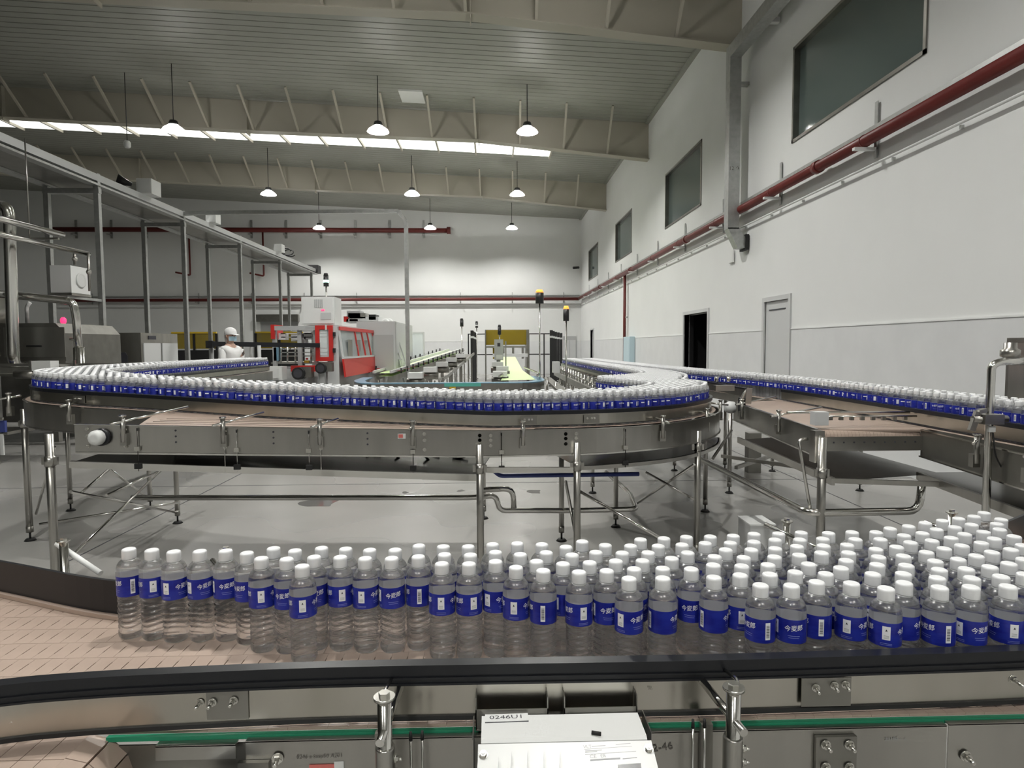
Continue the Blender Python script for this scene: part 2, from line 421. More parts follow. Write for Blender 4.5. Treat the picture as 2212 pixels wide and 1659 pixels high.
# roof lights: backlit panels between the purlins
sk = struct(MB().bx(-39.5, -39.45, 22.2, 24.8, zc(-39.5) - .06, zc(-39.5) - .03).build('window_5', 'white_paint'))
x = 2.2
while x > -39:
    x2 = x - 1.40; m = MB()
    m.add([(x - .03, 22.2, zc(x) - .012), (x2 + .03, 22.2, zc(x2) - .012), (x2 + .03, 24.8, zc(x2) - .012), (x - .03, 24.8, zc(x) - .012)], [(0, 1, 2, 3)])
    m.build('pane', 'sky_panel', sk)
    m = MB(); m.bar((x, 22.2, zc(x) - .05), (x, 24.85, zc(x) - .05), .06, .12); m.build('purlin', 'beam_paint', sk)
    x = x2

# windows of the upper rooms
for i, (a, b) in enumerate(WIN):
    m = MB(); e = .05
    for (u0, u1, v0, v1) in ((a, b, WZ[0], WZ[0] + e), (a, b, WZ[1] - e, WZ[1]), (a, a + e, WZ[0], WZ[1]), (b - e, b, WZ[0], WZ[1])):
        m.bx(XR - .02, XR + .10, u0, u1, v0, v1)
    w = struct(m.build('window_%d' % (i + 1), 'steel_dark'))
    m = MB(); m.bx(XR + .08, XR + .09, a + e, b - e, WZ[0] + e, WZ[1] - e); m.build('pane', 'window_glass', w)
    m = MB(); m.bx(XR + .245, XR + .26, a - .1, b + .1, WZ[0] - .1, WZ[1] + .1); m.build('backing', 'unlit_black', w)
# doors
def frame_x(a, b, z, mat, name):
    m = MB()
    m.bx(XR - .03, XR + .12, a - .08, a, 0, z + .08); m.bx(XR - .03, XR + .12, b, b + .08, 0, z + .08); m.bx(XR - .03, XR + .12, a, b, z, z + .08)
    return struct(m.build(name, mat))
a, b, z = DOORS[0]; d1 = frame_x(a, b, z, 'light_grey_paint', 'door_1')
MB().bx(XR + .01, XR + .05, a + .004, b - .004, .006, z - .004).build('leaf', 'light_grey_paint', d1)
MB().bx(XR - .005, XR + .01, b - .80, b - .16, z - .16, z - .145).build('slot', 'ink', d1)
for zz in (.3, 1.3, 2.1): MB().bx(XR - .006, XR + .012, a + .03, a + .05, zz, zz + .16).build('hinge', 'steel_dark', d1)
m = MB(); m.cyl((XR + .01, b - .12, 1.05), (XR - .05, b - .12, 1.05), .012); m.bar((XR - .05, b - .125, 1.05), (XR - .05, b - .26, 1.05), .02, .02); m.build('door_handle', 'steel_dark', d1)
a, b, z = DOORS[1]; d2 = frame_x(a, b, z, 'light_grey_paint', 'door_2')
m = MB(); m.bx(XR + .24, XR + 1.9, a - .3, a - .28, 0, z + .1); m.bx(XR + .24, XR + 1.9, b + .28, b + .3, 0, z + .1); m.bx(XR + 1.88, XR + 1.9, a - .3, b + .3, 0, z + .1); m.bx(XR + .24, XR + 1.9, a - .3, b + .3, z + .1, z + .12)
m.bx(XR + .125, XR + .24, b - .004, b - .0005, 0, z - .001); m.bx(XR + .125, XR + .24, a + .0005, a + .004, 0, z - .001)  # black jamb strips: shade of the reveals put into colour
m.build('unlit_recess', 'unlit_black', d2)
MB().bx(XR + .24, XR + 1.9, a - .3, b + .3, -.02, 0).build('unlit_floor', 'unlit_black', d2)  # floor of the recess, its darkness is in the colour
a, b, z = DOORS[2]; d3 = frame_x(a, b, z, 'light_grey_paint', 'door_3')
MB().bx(XR + .08, XR + .12, a, b, 0, z).build('leaf', 'grey_paint', d3)
# grey double door on the back wall
m = MB(); m.bx(3.95, 4.72, YB - .05, YB, 0, 2.12); d4 = struct(m.build('door_4', 'grey_paint'))
for x0 in (3.99, 4.345): MB().bx(x0, x0 + .335, YB - .07, YB - .05, .02, 1.9).build('leaf', 'light_grey_paint', d4)
# tall opening with a roller shutter at the far left of the back wall
d5 = struct(MB().bx(-13.0, -10.9, YB + .10, YB + .14, 0, 3.3).build('door_5', 'grey_paint'))
MB().bx(-13.1, -10.8, YB - .3, YB, 3.0, 3.4).build('shutter_box', 'steel_dark', d5)

# pendant lamps (the last rows hang over and behind the camera)
def pendant():
    t = thing('pendant_lamp', 'white glowing high-bay pendant lamp on a thin rod under the ribbed ceiling', 'lamp', (0, 0, 0), 'high-bay pendant lamps')
    MB().lathe([(.13, .06), (.13, .10), (.10, .18), (.03, .20)], n=16).build('housing', 'black_metal', t)
    sh = MB(); N_ = 24; rr_ = [(.128, .05), (.20, .015), (.27, -.04), (.30, -.095)]
    for r_, z_ in rr_: sh.v += [(r_ * math.cos(2 * math.pi * k / N_), r_ * math.sin(2 * math.pi * k / N_), z_) for k in range(N_)]
    for i in range(3):
        for k in range(N_): sh.f.append((i * N_ + k, i * N_ + (k + 1) % N_, (i + 1) * N_ + (k + 1) % N_, (i + 1) * N_ + k)); sh.m.append(0); sh.sm.append(True)
    sh.build('shade', 'prismatic_shade', t)
    MB().lathe([(.02, .036), (.12, .036), (.122, .045), (.122, .055)], n=24).build('lens', 'lens', t)
    return t
LX = (1.0, -3.15, -8.75); LY = (18.25, 25.7, 33.0, 10.6, 3.0, -4.5)
lamp0 = pendant(); first = True
for ly in LY:
    for lx in LX:
        if ly < 11 and lx < -8: continue
        if first: t = lamp0; first = False
        else:
            t = lamp0.copy(); COL.objects.link(t)
            for ch in lamp0.children:
                if ch.name.startswith('rod'): continue
                c = ch.copy(); COL.objects.link(c); c.parent = t
        t.location = (lx, ly, 7.65)
        o = MB().cyl((0, 0, .18), (0, 0, zc(lx) - 7.65), .012, 8).build('rod', 'black_metal'); o.parent = t
# ================================================================== bottles
BH, BR = 0.225, 0.0308
FZ = 0.87                                    # belt height of the front conveyor
def mid_h(x, y=0.0): return 1.06 + 0.039 * min(max(-x, 0.0), 3.6)

def bottle_profile():
    p = [(.018, .004), (.0225, .0), (.0265, .0015), (.0290, .006), (.0302, .012)]
    for i in range(1, 41): p.append((.0302, .012 + i * .0024))
    p += [(.0308, .1100), (.0306, .1115), (.0306, .1605), (.0308, .1620), (.0307, .171), (.0298, .179), (.0278, .1865), (.0240, .1930), (.0190, .1980), (.0154, .2005), (.0142, .2020), (.0142, .2060)]
    return p
def ripple(r, z, t):
    if .014 < z < .107:
        k = min(1.0, (z - .014) / .01, (.107 - z) / .008)
        a = math.cos(z * 2 * math.pi / .0135 + 2.0 * math.sin(2 * t) + t)
        return r - .0021 * k * (1 - abs(a) ** .7 * (1 if a > 0 else -1))
    if z < .006: return r - .0016 * (0.5 + 0.5 * math.cos(5 * t)) * (1 - z / .006)
    return r
def air(r, z, t): return r
AIR = [(.0005, .1830), (.0281, .1830), (.0270, .1867), (.0232, .1930), (.0182, .1979), (.0146, .2005), (.0134, .2020), (.0134, .2050), (.0005, .2050)]
def body_mesh(n, low=False):
    m = MB()
    if low:
        m.lathe([(.022, .0), (.0296, .008), (.0285, .060), (.0302, .106), (.0306, .164), (.0298, .179), (.0240, .193), (.0154, .2005), (.0142, .206)], n=n)
    else:
        m.lathe(bottle_profile(), n=n, fn=ripple)
    me = m.mesh('body', 'clear_bottle')
    a = MB(); a.lathe(AIR if not low else AIR[1:-1], n=n)
    am = a.mesh('air', 'clear_bottle')
    bm = bmesh.new(); bm.from_mesh(am); bmesh.ops.reverse_faces(bm, faces=bm.faces[:]); bm.from_mesh(me); bm.to_mesh(me); bm.free(); bpy.data.meshes.remove(am)
    return me
def cap_mesh(n):
    m = MB(); m.lathe([(.0164, .2005), (.0166, .2015), (.0166, .2190), (.0163, .2224), (.0148, .2242), (.0128, .2250)], n=n)
    m.lathe([(.0160, .1968), (.0164, .1974), (.0164, .1992), (.0160, .1997)], n=n)
    return m.mesh('cap', 'cap_plastic')
LZ0, LZ1, LR = .1110, .1610, .03085
def wrap(m, verts, faces, ang, zc_, r):
    out = []
    for x, y, z in verts:
        t = ang + x / r; out.append((r * math.cos(t), r * math.sin(t), zc_ + y))
    m.add(out, faces)
def rect(w, h, nx=6, x0=0.0, y0=0.0):
    v = []; f = []
    for i in range(nx + 1):
        x = x0 - w / 2 + w * i / nx; v += [(x, y0 - h / 2, 0), (x, y0 + h / 2, 0)]
    for i in range(nx): f.append((2 * i, 2 * i + 2, 2 * i + 3, 2 * i + 1))
    return v, f
def label_mesh(n, low=False):
    m = MB()
    v = []; f = []
    for k in range(n):
        t = 2 * math.pi * k / n; v += [(LR * math.cos(t), LR * math.sin(t), LZ0), (LR * math.cos(t), LR * math.sin(t), LZ1)]
    for k in range(n): a = 2 * k; b = 2 * ((k + 1) % n); f.append((a, b, b + 1, a + 1))
    m.add(v, f, True)
    m.mat(5 if not low else 1); q = (LR - .00012) / LR      # pale inner side of the sleeve
    m.add([(x * q, y * q, z) for x, y, z in v], [g[::-1] for g in f], True); m.mat(0)
    zm = (LZ0 + LZ1) / 2; r1 = LR + .0003
    D = math.radians
    if low:
        m.mat(1)
        for ang in (0, 205): wrap(m, *rect(.026, .007, 4), D(ang), zm + .006, r1)
        for ang, w in ((80, .010), (285, .016)): wrap(m, *rect(w, .030, 3), D(ang), zm, r1)
    else:
        tv, tf = text_mesh('今麦郎', .0135, .00012, .92)
        lines = [rect(.024 - .003 * i, .0010, 6, 0, -.0085 - .0042 * i) for i in range(2)]
        for ang in (0, 205):
            m.mat(1); wrap(m, [(x, y + (x * .12), z) for x, y, z in tv], tf, D(ang), zm + .007, r1)
            m.mat(2)
            for lv, lf in lines: wrap(m, lv, lf, D(ang), zm, r1)
        # bar code panel
        m.mat(1); wrap(m, *rect(.0105, .036, 4), D(80), zm + .0005, r1)
        m.mat(3); y = -.0165
        for i, w in enumerate((.0006, .0012, .0006, .0018, .0009, .0006, .0014, .0006, .0010, .0018, .0006, .0012, .0006, .0009)):
            wrap(m, *rect(.0068, w, 3, 0, y + w / 2), D(80), zm + .0035, r1 + .0002); y += w + .0009
        # badge with a small leaf-like emblem
        m.mat(1); wrap(m, *rect(.0150, .0280, 5), D(285), zm + .004, r1)
        m.mat(3)
        em = [(-.0022, -.002, 0), (-.0006, .0030, 0), (.0006, .0030, 0), (.0022, -.002, 0), (.0009, -.0009, 0), (-.0009, -.0009, 0)]
        wrap(m, [(x, y + .006, z) for x, y, z in em], [(0, 5, 1), (5, 4, 2, 1), (4, 3, 2)], D(285), zm + .003, r1 + .0002)
        m.mat(4)
        for i in range(3): wrap(m, *rect(.0095, .0008, 3, 0, -.0035 - .0024 * i), D(285), zm + .002, r1 + .0002)
        m.mat(2)
        for i in range(2): wrap(m, *rect(.022, .0009, 6, 0, -.0165 - .003 * i), D(285), zm - .001, r1)
        # wave bands of a slightly lighter blue round the label
    me = bpy.data.meshes.new('label'); me.from_pydata(m.v, [], m.f)
    for q in ('label_blue', 'label_white', 'label_pale', 'ink', 'grey_ink', 'label_back'): me.materials.append(MAT[q])
    me.polygons.foreach_set('material_index', m.m); me.polygons.foreach_set('use_smooth', m.sm); me.update()
    return me

BODY, CAP, LAB = body_mesh(28), cap_mesh(20), label_mesh(36)
n_bottle = [0]
def bottle(x, y, z, rot, label, group):
    t = thing('water_bottle', label, 'bottle', (x, y, z), group); t.rotation_euler.z = rot
    for nm, me in (('body', BODY), ('cap', CAP), ('label_sleeve', LAB)):
        o = bpy.data.objects.new(nm, me); COL.objects.link(o); o.parent = t
    n_bottle[0] += 1
    return t

def relax(P, it=40, dmin=0.0620, fixed=None):
    P = np.array(P, float)
    for _ in range(it):
        cell = {}
        for i, (x, y) in enumerate(P): cell.setdefault((int(x // .07), int(y // .07)), []).append(i)
        moved = 0
        for (cx, cy), ids in list(cell.items()):
            near = [j for a in (-1, 0, 1) for b in (-1, 0, 1) for j in cell.get((cx + a, cy + b), ())]
            for i in ids:
                for j in near:
                    if j <= i: continue
                    dx, dy = P[j] - P[i]; d = math.hypot(dx, dy)
                    if d < dmin:
                        d = max(d, 1e-5); k = (dmin - d) / d * .52; P[i] -= (dx * k, dy * k); P[j] += (dx * k, dy * k); moved += 1
        if fixed is not None: P = fixed(P)
        if not moved: break
    return P

# caps of the bottles on the front belt, read off the photograph (cap top, pixels)
CAPS = """288 1180 333 1182 381 1184 437 1184 488 1184 539 1184 591 1182 643 1181 694 1180 747 1180 798 1180 851 1179 903 1176 955 1175 1007 1173 1060 1172 1112 1169 1164 1170 1215 1174 1258 1165 1308 1171 1360 1173
567 1199 632 1199 686 1198 741 1197 792 1198 848 1197 904 1195 956 1193 1012 1191 1067 1189 1118 1194 655 1215 957 1209 1015 1210 1071 1206 1117 1217 1169 1225
1181 1187 1235 1190 1288 1186 1342 1189 1396 1187 1161 1204 1213 1210 1271 1210 1326 1205 1393 1205 1248 1227 1308 1225 1366 1221 1358 1241
1386 1160 1437 1157 1487 1156 1539 1154 1589 1152 1639 1150 1689 1148 1739 1146 1422 1173 1474 1170 1526 1168 1579 1166 1632 1165 1683 1162 1734 1161
1486 1187 1568 1181 1624 1180 1681 1179 1730 1176 1452 1199 1542 1195 1613 1198 1673 1196 1730 1194 1431 1220 1540 1214 1603 1216 1662 1213 1725 1226
1432 1241 1493 1223 1540 1239 1600 1236 1664 1233 1641 1256 1710 1258 1790 1145 1841 1143 1893 1143 1923 1135 1787 1159 1848 1158 1904 1159
1784 1174 1836 1171 1895 1182 1936 1174 1781 1190 1836 1187 1897 1200 1759 1213 1837 1204 1900 1218 1824 1221 1798 1235 1896 1237 1762 1249 1865 1251 1937 1271
1963 1130 1999 1123 2037 1118 2072 1114 2106 1109 1954 1150 1993 1145 2024 1137 2063 1132 2098 1126 2126 1101 2161 1115 2154 1125 1967 1165 2013 1161 2055 1155 2084 1147 2125 1142 2160 1137
2040 1178 2079 1172 2121 1166 2149 1157 2191 1152 1956 1195 2001 1186 2064 1203 2103 1195 2141 1186 2184 1180 2208 1171 1960 1216 2017 1212 2086 1228 2131 1221 2170 1212 2209 1202
1965 1235 2028 1233 2103 1250 2164 1243 2210 1234 1964 1255 2037 1253 2113 1272 2186 1267 2039 1275"""
cv = list(map(float, CAPS.split())); caps_px = [(cv[i], cv[i + 1]) for i in range(0, len(cv), 2)]
FP = np.array([PZ(x, y + 5, FZ + BH)[:2] for x, y in caps_px])
FP[:, 1] = np.maximum(FP[:, 1], 1.285)
FP = relax(FP, 200, .0634, lambda P: np.column_stack([P[:, 0], np.maximum(P[:, 1], 1.275)]))
# where the brand word faces on the bottles whose label can be read (degrees, right of facing the camera)
FACE = {288: -70, 333: 75, 381: 35, 437: 18, 488: 0, 539: -45, 567: 70, 632: -25, 655: 72, 686: 5, 741: 80, 792: 55, 848: 5, 904: -78, 957: 70, 1015: 95, 1071: 35, 1117: 65, 1169: -82, 1248: 95, 1308: 8, 1358: 40, 1432: -140, 1493: -5, 1540: -130, 1600: 85, 1641: -50, 1710: 12, 1762: -60, 1865: 62, 1937: 80, 2039: -45, 2113: 40, 2186: 100}
FRONT_GROUP = 'water bottles on the front conveyor'
special = {(655, 1215): 'lone foremost clear water bottle standing ahead of the others on bare tan belt', (288, 1180): 'clear water bottle at the end of the back row, beside the black guide panel'}
SIDES = (('word', 0, 42), ('code', 80, 35), ('word', 205, 42), ('badge', 285, 35))
SAY = {'word': 'clear water bottle on the front belt turning its white brand word outwards', 'code': 'clear water bottle on the front belt turning its bar code outwards', 'badge': 'clear water bottle on the front belt turning its white emblem panel outwards', None: 'clear water bottle on the front belt turning a plain blue stretch of sleeve outwards'}
HIDDEN = 'clear water bottle crowded behind others on the front belt, white cap and shoulders free'
for (px, py), (x, y) in zip(caps_px, FP):
    to_cam = math.atan2(-y, -x); key = (int(px), int(py))
    a = FACE.get(int(px)) if key not in ((1540, 1214), (1432, 0)) else None
    if a is None: rot = to_cam + random.uniform(0, 6.28); lb = HIDDEN
    else:
        rot = to_cam + math.radians(a); d = {(n, f): abs((a + f + 180) % 360 - 180) for n, f, w in SIDES}
        (n, f), v = min(d.items(), key=lambda q: q[1]); lb = SAY[n if v < 42 else None]
    bottle(x, y, FZ, rot, special.get(key, lb), FRONT_GROUP)

# ---------------------------------------------------------------- lanes of the rear conveyors (plan, metres)
OUT = spline([(-4.18, 10.7), (-4.15, 7.5), (-4.08, 6.4), (-3.88, 5.6), (-3.5, 4.98), (-3.0, 4.74), (-2.5, 4.62), (-1.5, 4.34), (-.95, 4.27), (-.5, 4.21), (.1, 4.19), (.73, 4.26), (1.27, 4.52), (1.65, 4.95), (1.83, 5.35), (1.85, 5.65), (1.82, 5.95), (1.95, 6.3), (2.14, 7.0), (2.22, 8.0), (2.15, 9.5), (2.08, 12.0), (2.06, 16.0)])
INN = spline([(-3.72, 10.7), (-3.62, 7.5), (-3.5, 6.3), (-3.25, 5.55), (-2.75, 5.15), (-2.0, 4.88), (-1.4, 4.72), (-.8, 4.63), (0, 4.59), (.5, 4.62), (.95, 4.8), (1.22, 5.15), (1.3, 5.5), (1.16, 5.95), (1.05, 6.35), (1.12, 6.7), (1.5, 7.05), (1.76, 7.7), (1.78, 9.5), (1.74, 12.0), (1.72, 16.0)])
RNEAR = spline([(2.14, 16.0), (2.2, 11.5), (2.38, 8.6), (2.49, 7.8), (2.68, 6.84), (2.78, 6.0), (2.8, 5.0), (2.8, 3.4), (2.82, 2.2)])
RFAR = spline([(2.55, 16.0), (2.6, 11.5), (2.8, 8.6), (2.88, 7.8), (2.98, 6.84), (3.03, 6.0), (3.04, 5.0), (3.05, 3.4), (3.08, 2.2)])
def inside(poly, x, y):
    c = False; j = len(poly) - 1
    for i in range(len(poly)):
        if (poly[i][1] > y) != (poly[j][1] > y) and x < (poly[j][0] - poly[i][0]) * (y - poly[i][1]) / (poly[j][1] - poly[i][1]) + poly[i][0]: c = not c
        j = i
    return c
def lane(outer, inner, so, si):
    # so/si: +1 when the lane lies to the left of the path direction
    eo = spline(offset(outer, .034 * so), .0640); ei = spline(offset(inner, .034 * si), .0640)
    poly = [tuple(p) for p in outer] + [tuple(p) for p in inner[::-1]]
    pts = [tuple(p) for p in eo] + [tuple(p) for p in ei]
    g = {}
    for p in pts: g.setdefault((int(p[0] // .07), int(p[1] // .07)), []).append(p)
    def ok(x, y, d):
        nonlocal g
        cx, cy = int(x // .07), int(y // .07)
        return all((x - q[0]) ** 2 + (y - q[1]) ** 2 > d * d for a in (-1, 0, 1) for b in (-1, 0, 1) for q in g.get((cx + a, cy + b), ()))
    A = np.array(poly); x0, y0 = A.min(0); x1, y1 = A.max(0)
    r = 0; y = y0
    while y < y1:
        x = x0 + (r % 2) * .0315
        row = A[:, 1]
        while x < x1:
            if ok(x, y, .052) and inside(poly, x, y): pts.append((x, y)); g.setdefault((int(x // .07), int(y // .07)), []).append((x, y))
            x += .063
        r += 1; y += .0546
    P = relax(pts, 16, .0630)
    keep = []; g = {}
    for p in P:
        if inside(poly, *p) and ok(p[0], p[1], .0622): keep.append(p); g.setdefault((int(p[0] // .07), int(p[1] // .07)), []).append(p)
    return keep
MIDP = lane(OUT, INN, 1, -1)
RIGP = lane(RNEAR, RFAR, 1, -1)
allp = [(x, y, mid_h(x), 0) for x, y in MIDP] + [(x, y, 1.06, 1) for x, y in RIGP]
vis = []
for i, (x, y, z, k) in enumerate(allp):
    u, v, d = proj((x, y, z + .15))
    vis.append((d if -15 < u < W + 15 and 0 < v < H else 1e9, i))
vis.sort(); budget = 300 - n_bottle[0]
near = {i for d, i in vis[:budget] if d < 1e8}
LBL = ['clear water bottle with blue sleeve packed on the raised winding conveyor', 'clear water bottle with blue sleeve in the narrow file along the right wall']
GRP = ['water bottles on the raised winding conveyor', 'water bottles on the conveyor along the right wall']
for i in near:
    x, y, z, k = allp[i]; bottle(x, y, z + .001, random.uniform(0, 6.28), LBL[k], GRP[k])
# all other bottles: one object
def merged(points):
    parts = [(body_mesh(10, True), 0), (cap_mesh(10), 1), (label_mesh(10, True), 2)]
    V = []; FL = []; FI = []; MI = []; base = 0
    src = []
    for me, k in parts:
        co = np.empty(len(me.vertices) * 3); me.vertices.foreach_get('co', co)
        lt = np.array([p.loop_total for p in me.polygons]); vi = np.empty(len(me.loops), int); me.loops.foreach_get('vertex_index', vi)
        mi = np.array([p.material_index for p in me.polygons]) + (0 if k == 0 else 1 if k == 1 else 2)
        src.append((co.reshape(-1, 3), lt, vi, mi))
    cs, ns_ = [], 0
    co = np.concatenate([s[0] for s in src]); nb = len(co)
    lt = np.concatenate([s[1] for s in src]); mi = np.concatenate([s[3] for s in src])
    off = np.cumsum([0] + [len(s[0]) for s in src]); vi = np.concatenate([s[2] + off[i] for i, s in enumerate(src)])
    N = len(points); ang = rng.uniform(0, 6.28, N); c, s = np.cos(ang), np.sin(ang); P = np.array(points)
    X = co[None, :, 0] * c[:, None] - co[None, :, 1] * s[:, None] + P[:, 0:1]
    Y = co[None, :, 0] * s[:, None] + co[None, :, 1] * c[:, None] + P[:, 1:2]
    Z = co[None, :, 2] + P[:, 2:3]
    VV = np.stack([X, Y, Z], 2).reshape(-1, 3)
    LV = (vi[None, :] + (np.arange(N) * nb)[:, None]).ravel(); LT = np.tile(lt, N); LS = np.concatenate([[0], np.cumsum(LT)[:-1]])
    me = bpy.data.meshes.new('water_bottle_crowd')
    me.vertices.add(len(VV)); me.vertices.foreach_set('co', VV.ravel()); me.loops.add(len(LV)); me.loops.foreach_set('vertex_index', LV.astype(np.int32))
    me.polygons.add(len(LT)); me.polygons.foreach_set('loop_start', LS.astype(np.int32)); me.polygons.foreach_set('loop_total', LT.astype(np.int32))
    for q in ('clear_bottle', 'cap_plastic', 'label_blue', 'label_white'): me.materials.append(MAT[q])
    me.polygons.foreach_set('material_index', np.tile(mi, N).astype(np.int32)); me.polygons.foreach_set('use_smooth', np.ones(len(LT), bool))
    me.update(calc_edges=True); me.validate()
    return me
rest = [(x, y, z + .001) for i, (x, y, z, k) in enumerate(allp) if i not in near]
# a few more on the front belt beyond the picture's right edge
ex = []
for r in range(10):
    for c in range(9):
        x, y = 1.24 + c * .063 + (r % 2) * .0315, 1.285 + r * .0548
        if proj((x, y, FZ + .2))[0] > W + 70 and y < 1.62 + max(0, x - 1.2) * .5: ex.append((x, y, FZ + .0005))
rest += ex
o = link('water_bottle_crowd', merged(rest)); tag(o, 'dense crowd of white-capped water bottles filling the rear conveyors', 'bottles', None, 'stuff')
print('bottles', n_bottle[0], 'rest', len(rest))
# ================================================================== front conveyor
def hexbolt(p, d, r=.008, L=.014, parent=None, mat='zinc_bolt', name='bolt', stud=True):
    p = np.asarray(p, float); d = np.asarray(d, float) / np.linalg.norm(d); m = MB()
    m.cyl(p, p + d * .002, r * 1.45, 14); m.cyl(p + d * .002, p + d * (.002 + r * .85), r * 1.15, 6, smooth=False)
    if stud: m.cyl(p + d * (.002 + r * .85), p + d * (.002 + r * .85 + L), r * .6, 10, r * .5)
    return m.build(name, mat, parent)
fc = thing('bottle_conveyor', 'front bottle conveyor with tan chain belt and black topped steel guides', 'conveyor', (0.2, 1.42, 0))
GUIDE = spline([(-1.75, .74), (-1.4, .955), (-1.12, 1.105), (-.92, 1.176), (-.76, 1.200), (-.6, 1.211), (-.33, 1.222), (.0, 1.222), (.4, 1.220), (.73, 1.226), (1.08, 1.236), (1.6, 1.27), (2.3, 1.34)], .05)
BACK = spline([(-2.3, 2.26), (-1.47, 1.905), (-1.03, 1.725), (-.75, 1.70), (0, 1.70), (.9, 1.745), (1.15, 1.80), (1.6, 2.04), (2.2, 2.42)], .05)
# chain links: six chains along the belt, a seventh and more where the belt widens
LKX, LKY = .038, .080
def link_mesh():
    m = MB(); a, b = LKX / 2 - .00025, LKY / 2 - .0006; n = .0009; h = LKY * .2
    m.prism([(-a, -b), (a, -b), (a, -h), (a - n, -h), (a - n, h), (a, h), (a, b), (-a, b), (-a, h), (-a + n, h), (-a + n, -h), (-a, -h)], 'z', -.005, 0)
    return m.mesh('chain_link', 'tan_chain')
LINK = link_mesh(); spots = []
for r in range(14):
    yc = 1.175 + LKY * (r + .5); x = -2.1 + (r % 2) * .013
    while x < 2.3:
        yb = np.interp(x, BACK[:, 0], BACK[:, 1]); yf = 1.25 if x > -.95 else np.interp(x, GUIDE[:, 0], GUIDE[:, 1]) - .03
        if yf - .005 < yc < yb + .03: spots.append((x, yc))
        x += LKX
front_row = [(-.95 + k * LKX, 1.2255) for k in range(85)]
for r in (0, -1, -2, -3, -4):
    yc = 1.175 + LKY * (r + .5); x = -2.1
    while x < -.95:
        if np.interp(x, GUIDE[:, 0], GUIDE[:, 1]) - .04 < yc: spots.append((x, yc))
        x += LKX
def seen(p):
    u, v, d = proj((p[0], p[1], FZ)); near_b = np.min(np.hypot(FP[:, 0] - p[0], FP[:, 1] - p[1]))
    ok = -10 < u < W + 10 and v < H
    return (0 if ok and (near_b > .05 or p[1] < 1.26) else 1, d)
spots.sort(key=seen)

for x, y in front_row[:58]:
    o = bpy.data.objects.new('chain_link', LINK); COL.objects.link(o); o.parent = fc; o.matrix_parent_inverse = WINV(fc); o.location = (x, y, FZ); o.scale = (1, .725, 1)
for x, y in spots[:242]:
    o = bpy.data.objects.new('chain_link', LINK); COL.objects.link(o); o.parent = fc; o.matrix_parent_inverse = WINV(fc); o.location = (x, y, FZ)
m = MB()
for x, y in spots[242:] + front_row[58:]:
    a, b = LKX / 2 - .0004, (LKY if (x, y) not in front_row else .058) / 2 - .0006; m.bx(x - a, x + a, y - b, y + b, FZ - .005, FZ)
tag(m.build('chain_links', 'tan_chain', fc), kind='stuff')
m = MB()
pl = [tuple(p) for p in offset(GUIDE, -.03)] + [tuple(p) for p in BACK[::-1]]
# dark carry-way under the links
xs = np.linspace(-1.7, 2.25, 40)
for i in range(len(xs) - 1):
    xa, xb = xs[i], xs[i + 1]
    f = lambda x: (1.199 if x > -.95 else np.interp(x, GUIDE[:, 0], GUIDE[:, 1]) - .02); g = lambda x: np.interp(x, BACK[:, 0], BACK[:, 1]) + .02
    m.add([(xa, f(xa), FZ - .0052), (xb, f(xb), FZ - .0052), (xb, g(xb), FZ - .0052), (xa, g(xa), FZ - .0052)], [(0, 1, 2, 3)])
m.build('carry_way', 'chain_gap', fc)
# back guide: black liner, tan wear strip at its foot, steel backing
m = MB(); m.sheet(BACK, FZ + .012, FZ + .102, .010); m.build('guide_liner', 'black_plastic', fc)
m = MB(); m.sheet(offset(BACK, -.008), FZ + .001, FZ + .012, .022); m.build('wear_strip', 'tan_chain', fc)
m = MB(); m.sheet(offset(BACK, .012), FZ - .005, FZ + .095, .004); m.build('guide_backing', 'steel', fc)
# front guide: black profile rail over a steel plate with a dark rolled foot
m = MB(); m.sheet(offset(GUIDE, -.014), FZ + .080, FZ + .1185, .026)
m.sheet(offset(GUIDE, -.028), FZ + .092, FZ + .096, .006); m.sheet(offset(GUIDE, -.0275), FZ + .080, FZ + .084, .005)
gr = m.build('guide_rail', 'black_plastic', fc)
m = MB(); m.sheet(offset(GUIDE, -.016), FZ + .014, FZ + .082, .004); m.build('guide_plate', 'steel_guide', fc)
m = MB(); m.sheet(offset(GUIDE, -.018), FZ + .006, FZ + .0145, .009); m.build('guide_foot', 'black_metal', fc)
# splice plates on the guide, three studs each
for x0, x1, y0, y1, studs in ((425, 536, 1483, 1543, ((433, 1517), (460, 1516), (506, 1512))), (1730, 1838, 1452, 1510, ((1762, 1485), (1802, 1480), (1826, 1478)))):
    yp = 1.198; a = PY(x0, y1, yp); b = PY(x1, y0, yp)
    m = MB(); m.bx(a[0], b[0], yp - .0025, yp, FZ + .020, FZ + .0775); sp = m.build('splice_plate', 'steel_dark', fc)
    for sx, sy in studs: q = PY(sx, sy, yp - .003); hexbolt(q, (-.1, -1, -.15), .0055, .012, sp)
for sx, sy in ((40, 1540), (2185, 1465)):
    q = PY(sx, sy, 1.19); hexbolt(q, (.2, -1, -.2), .006, .02, fc)
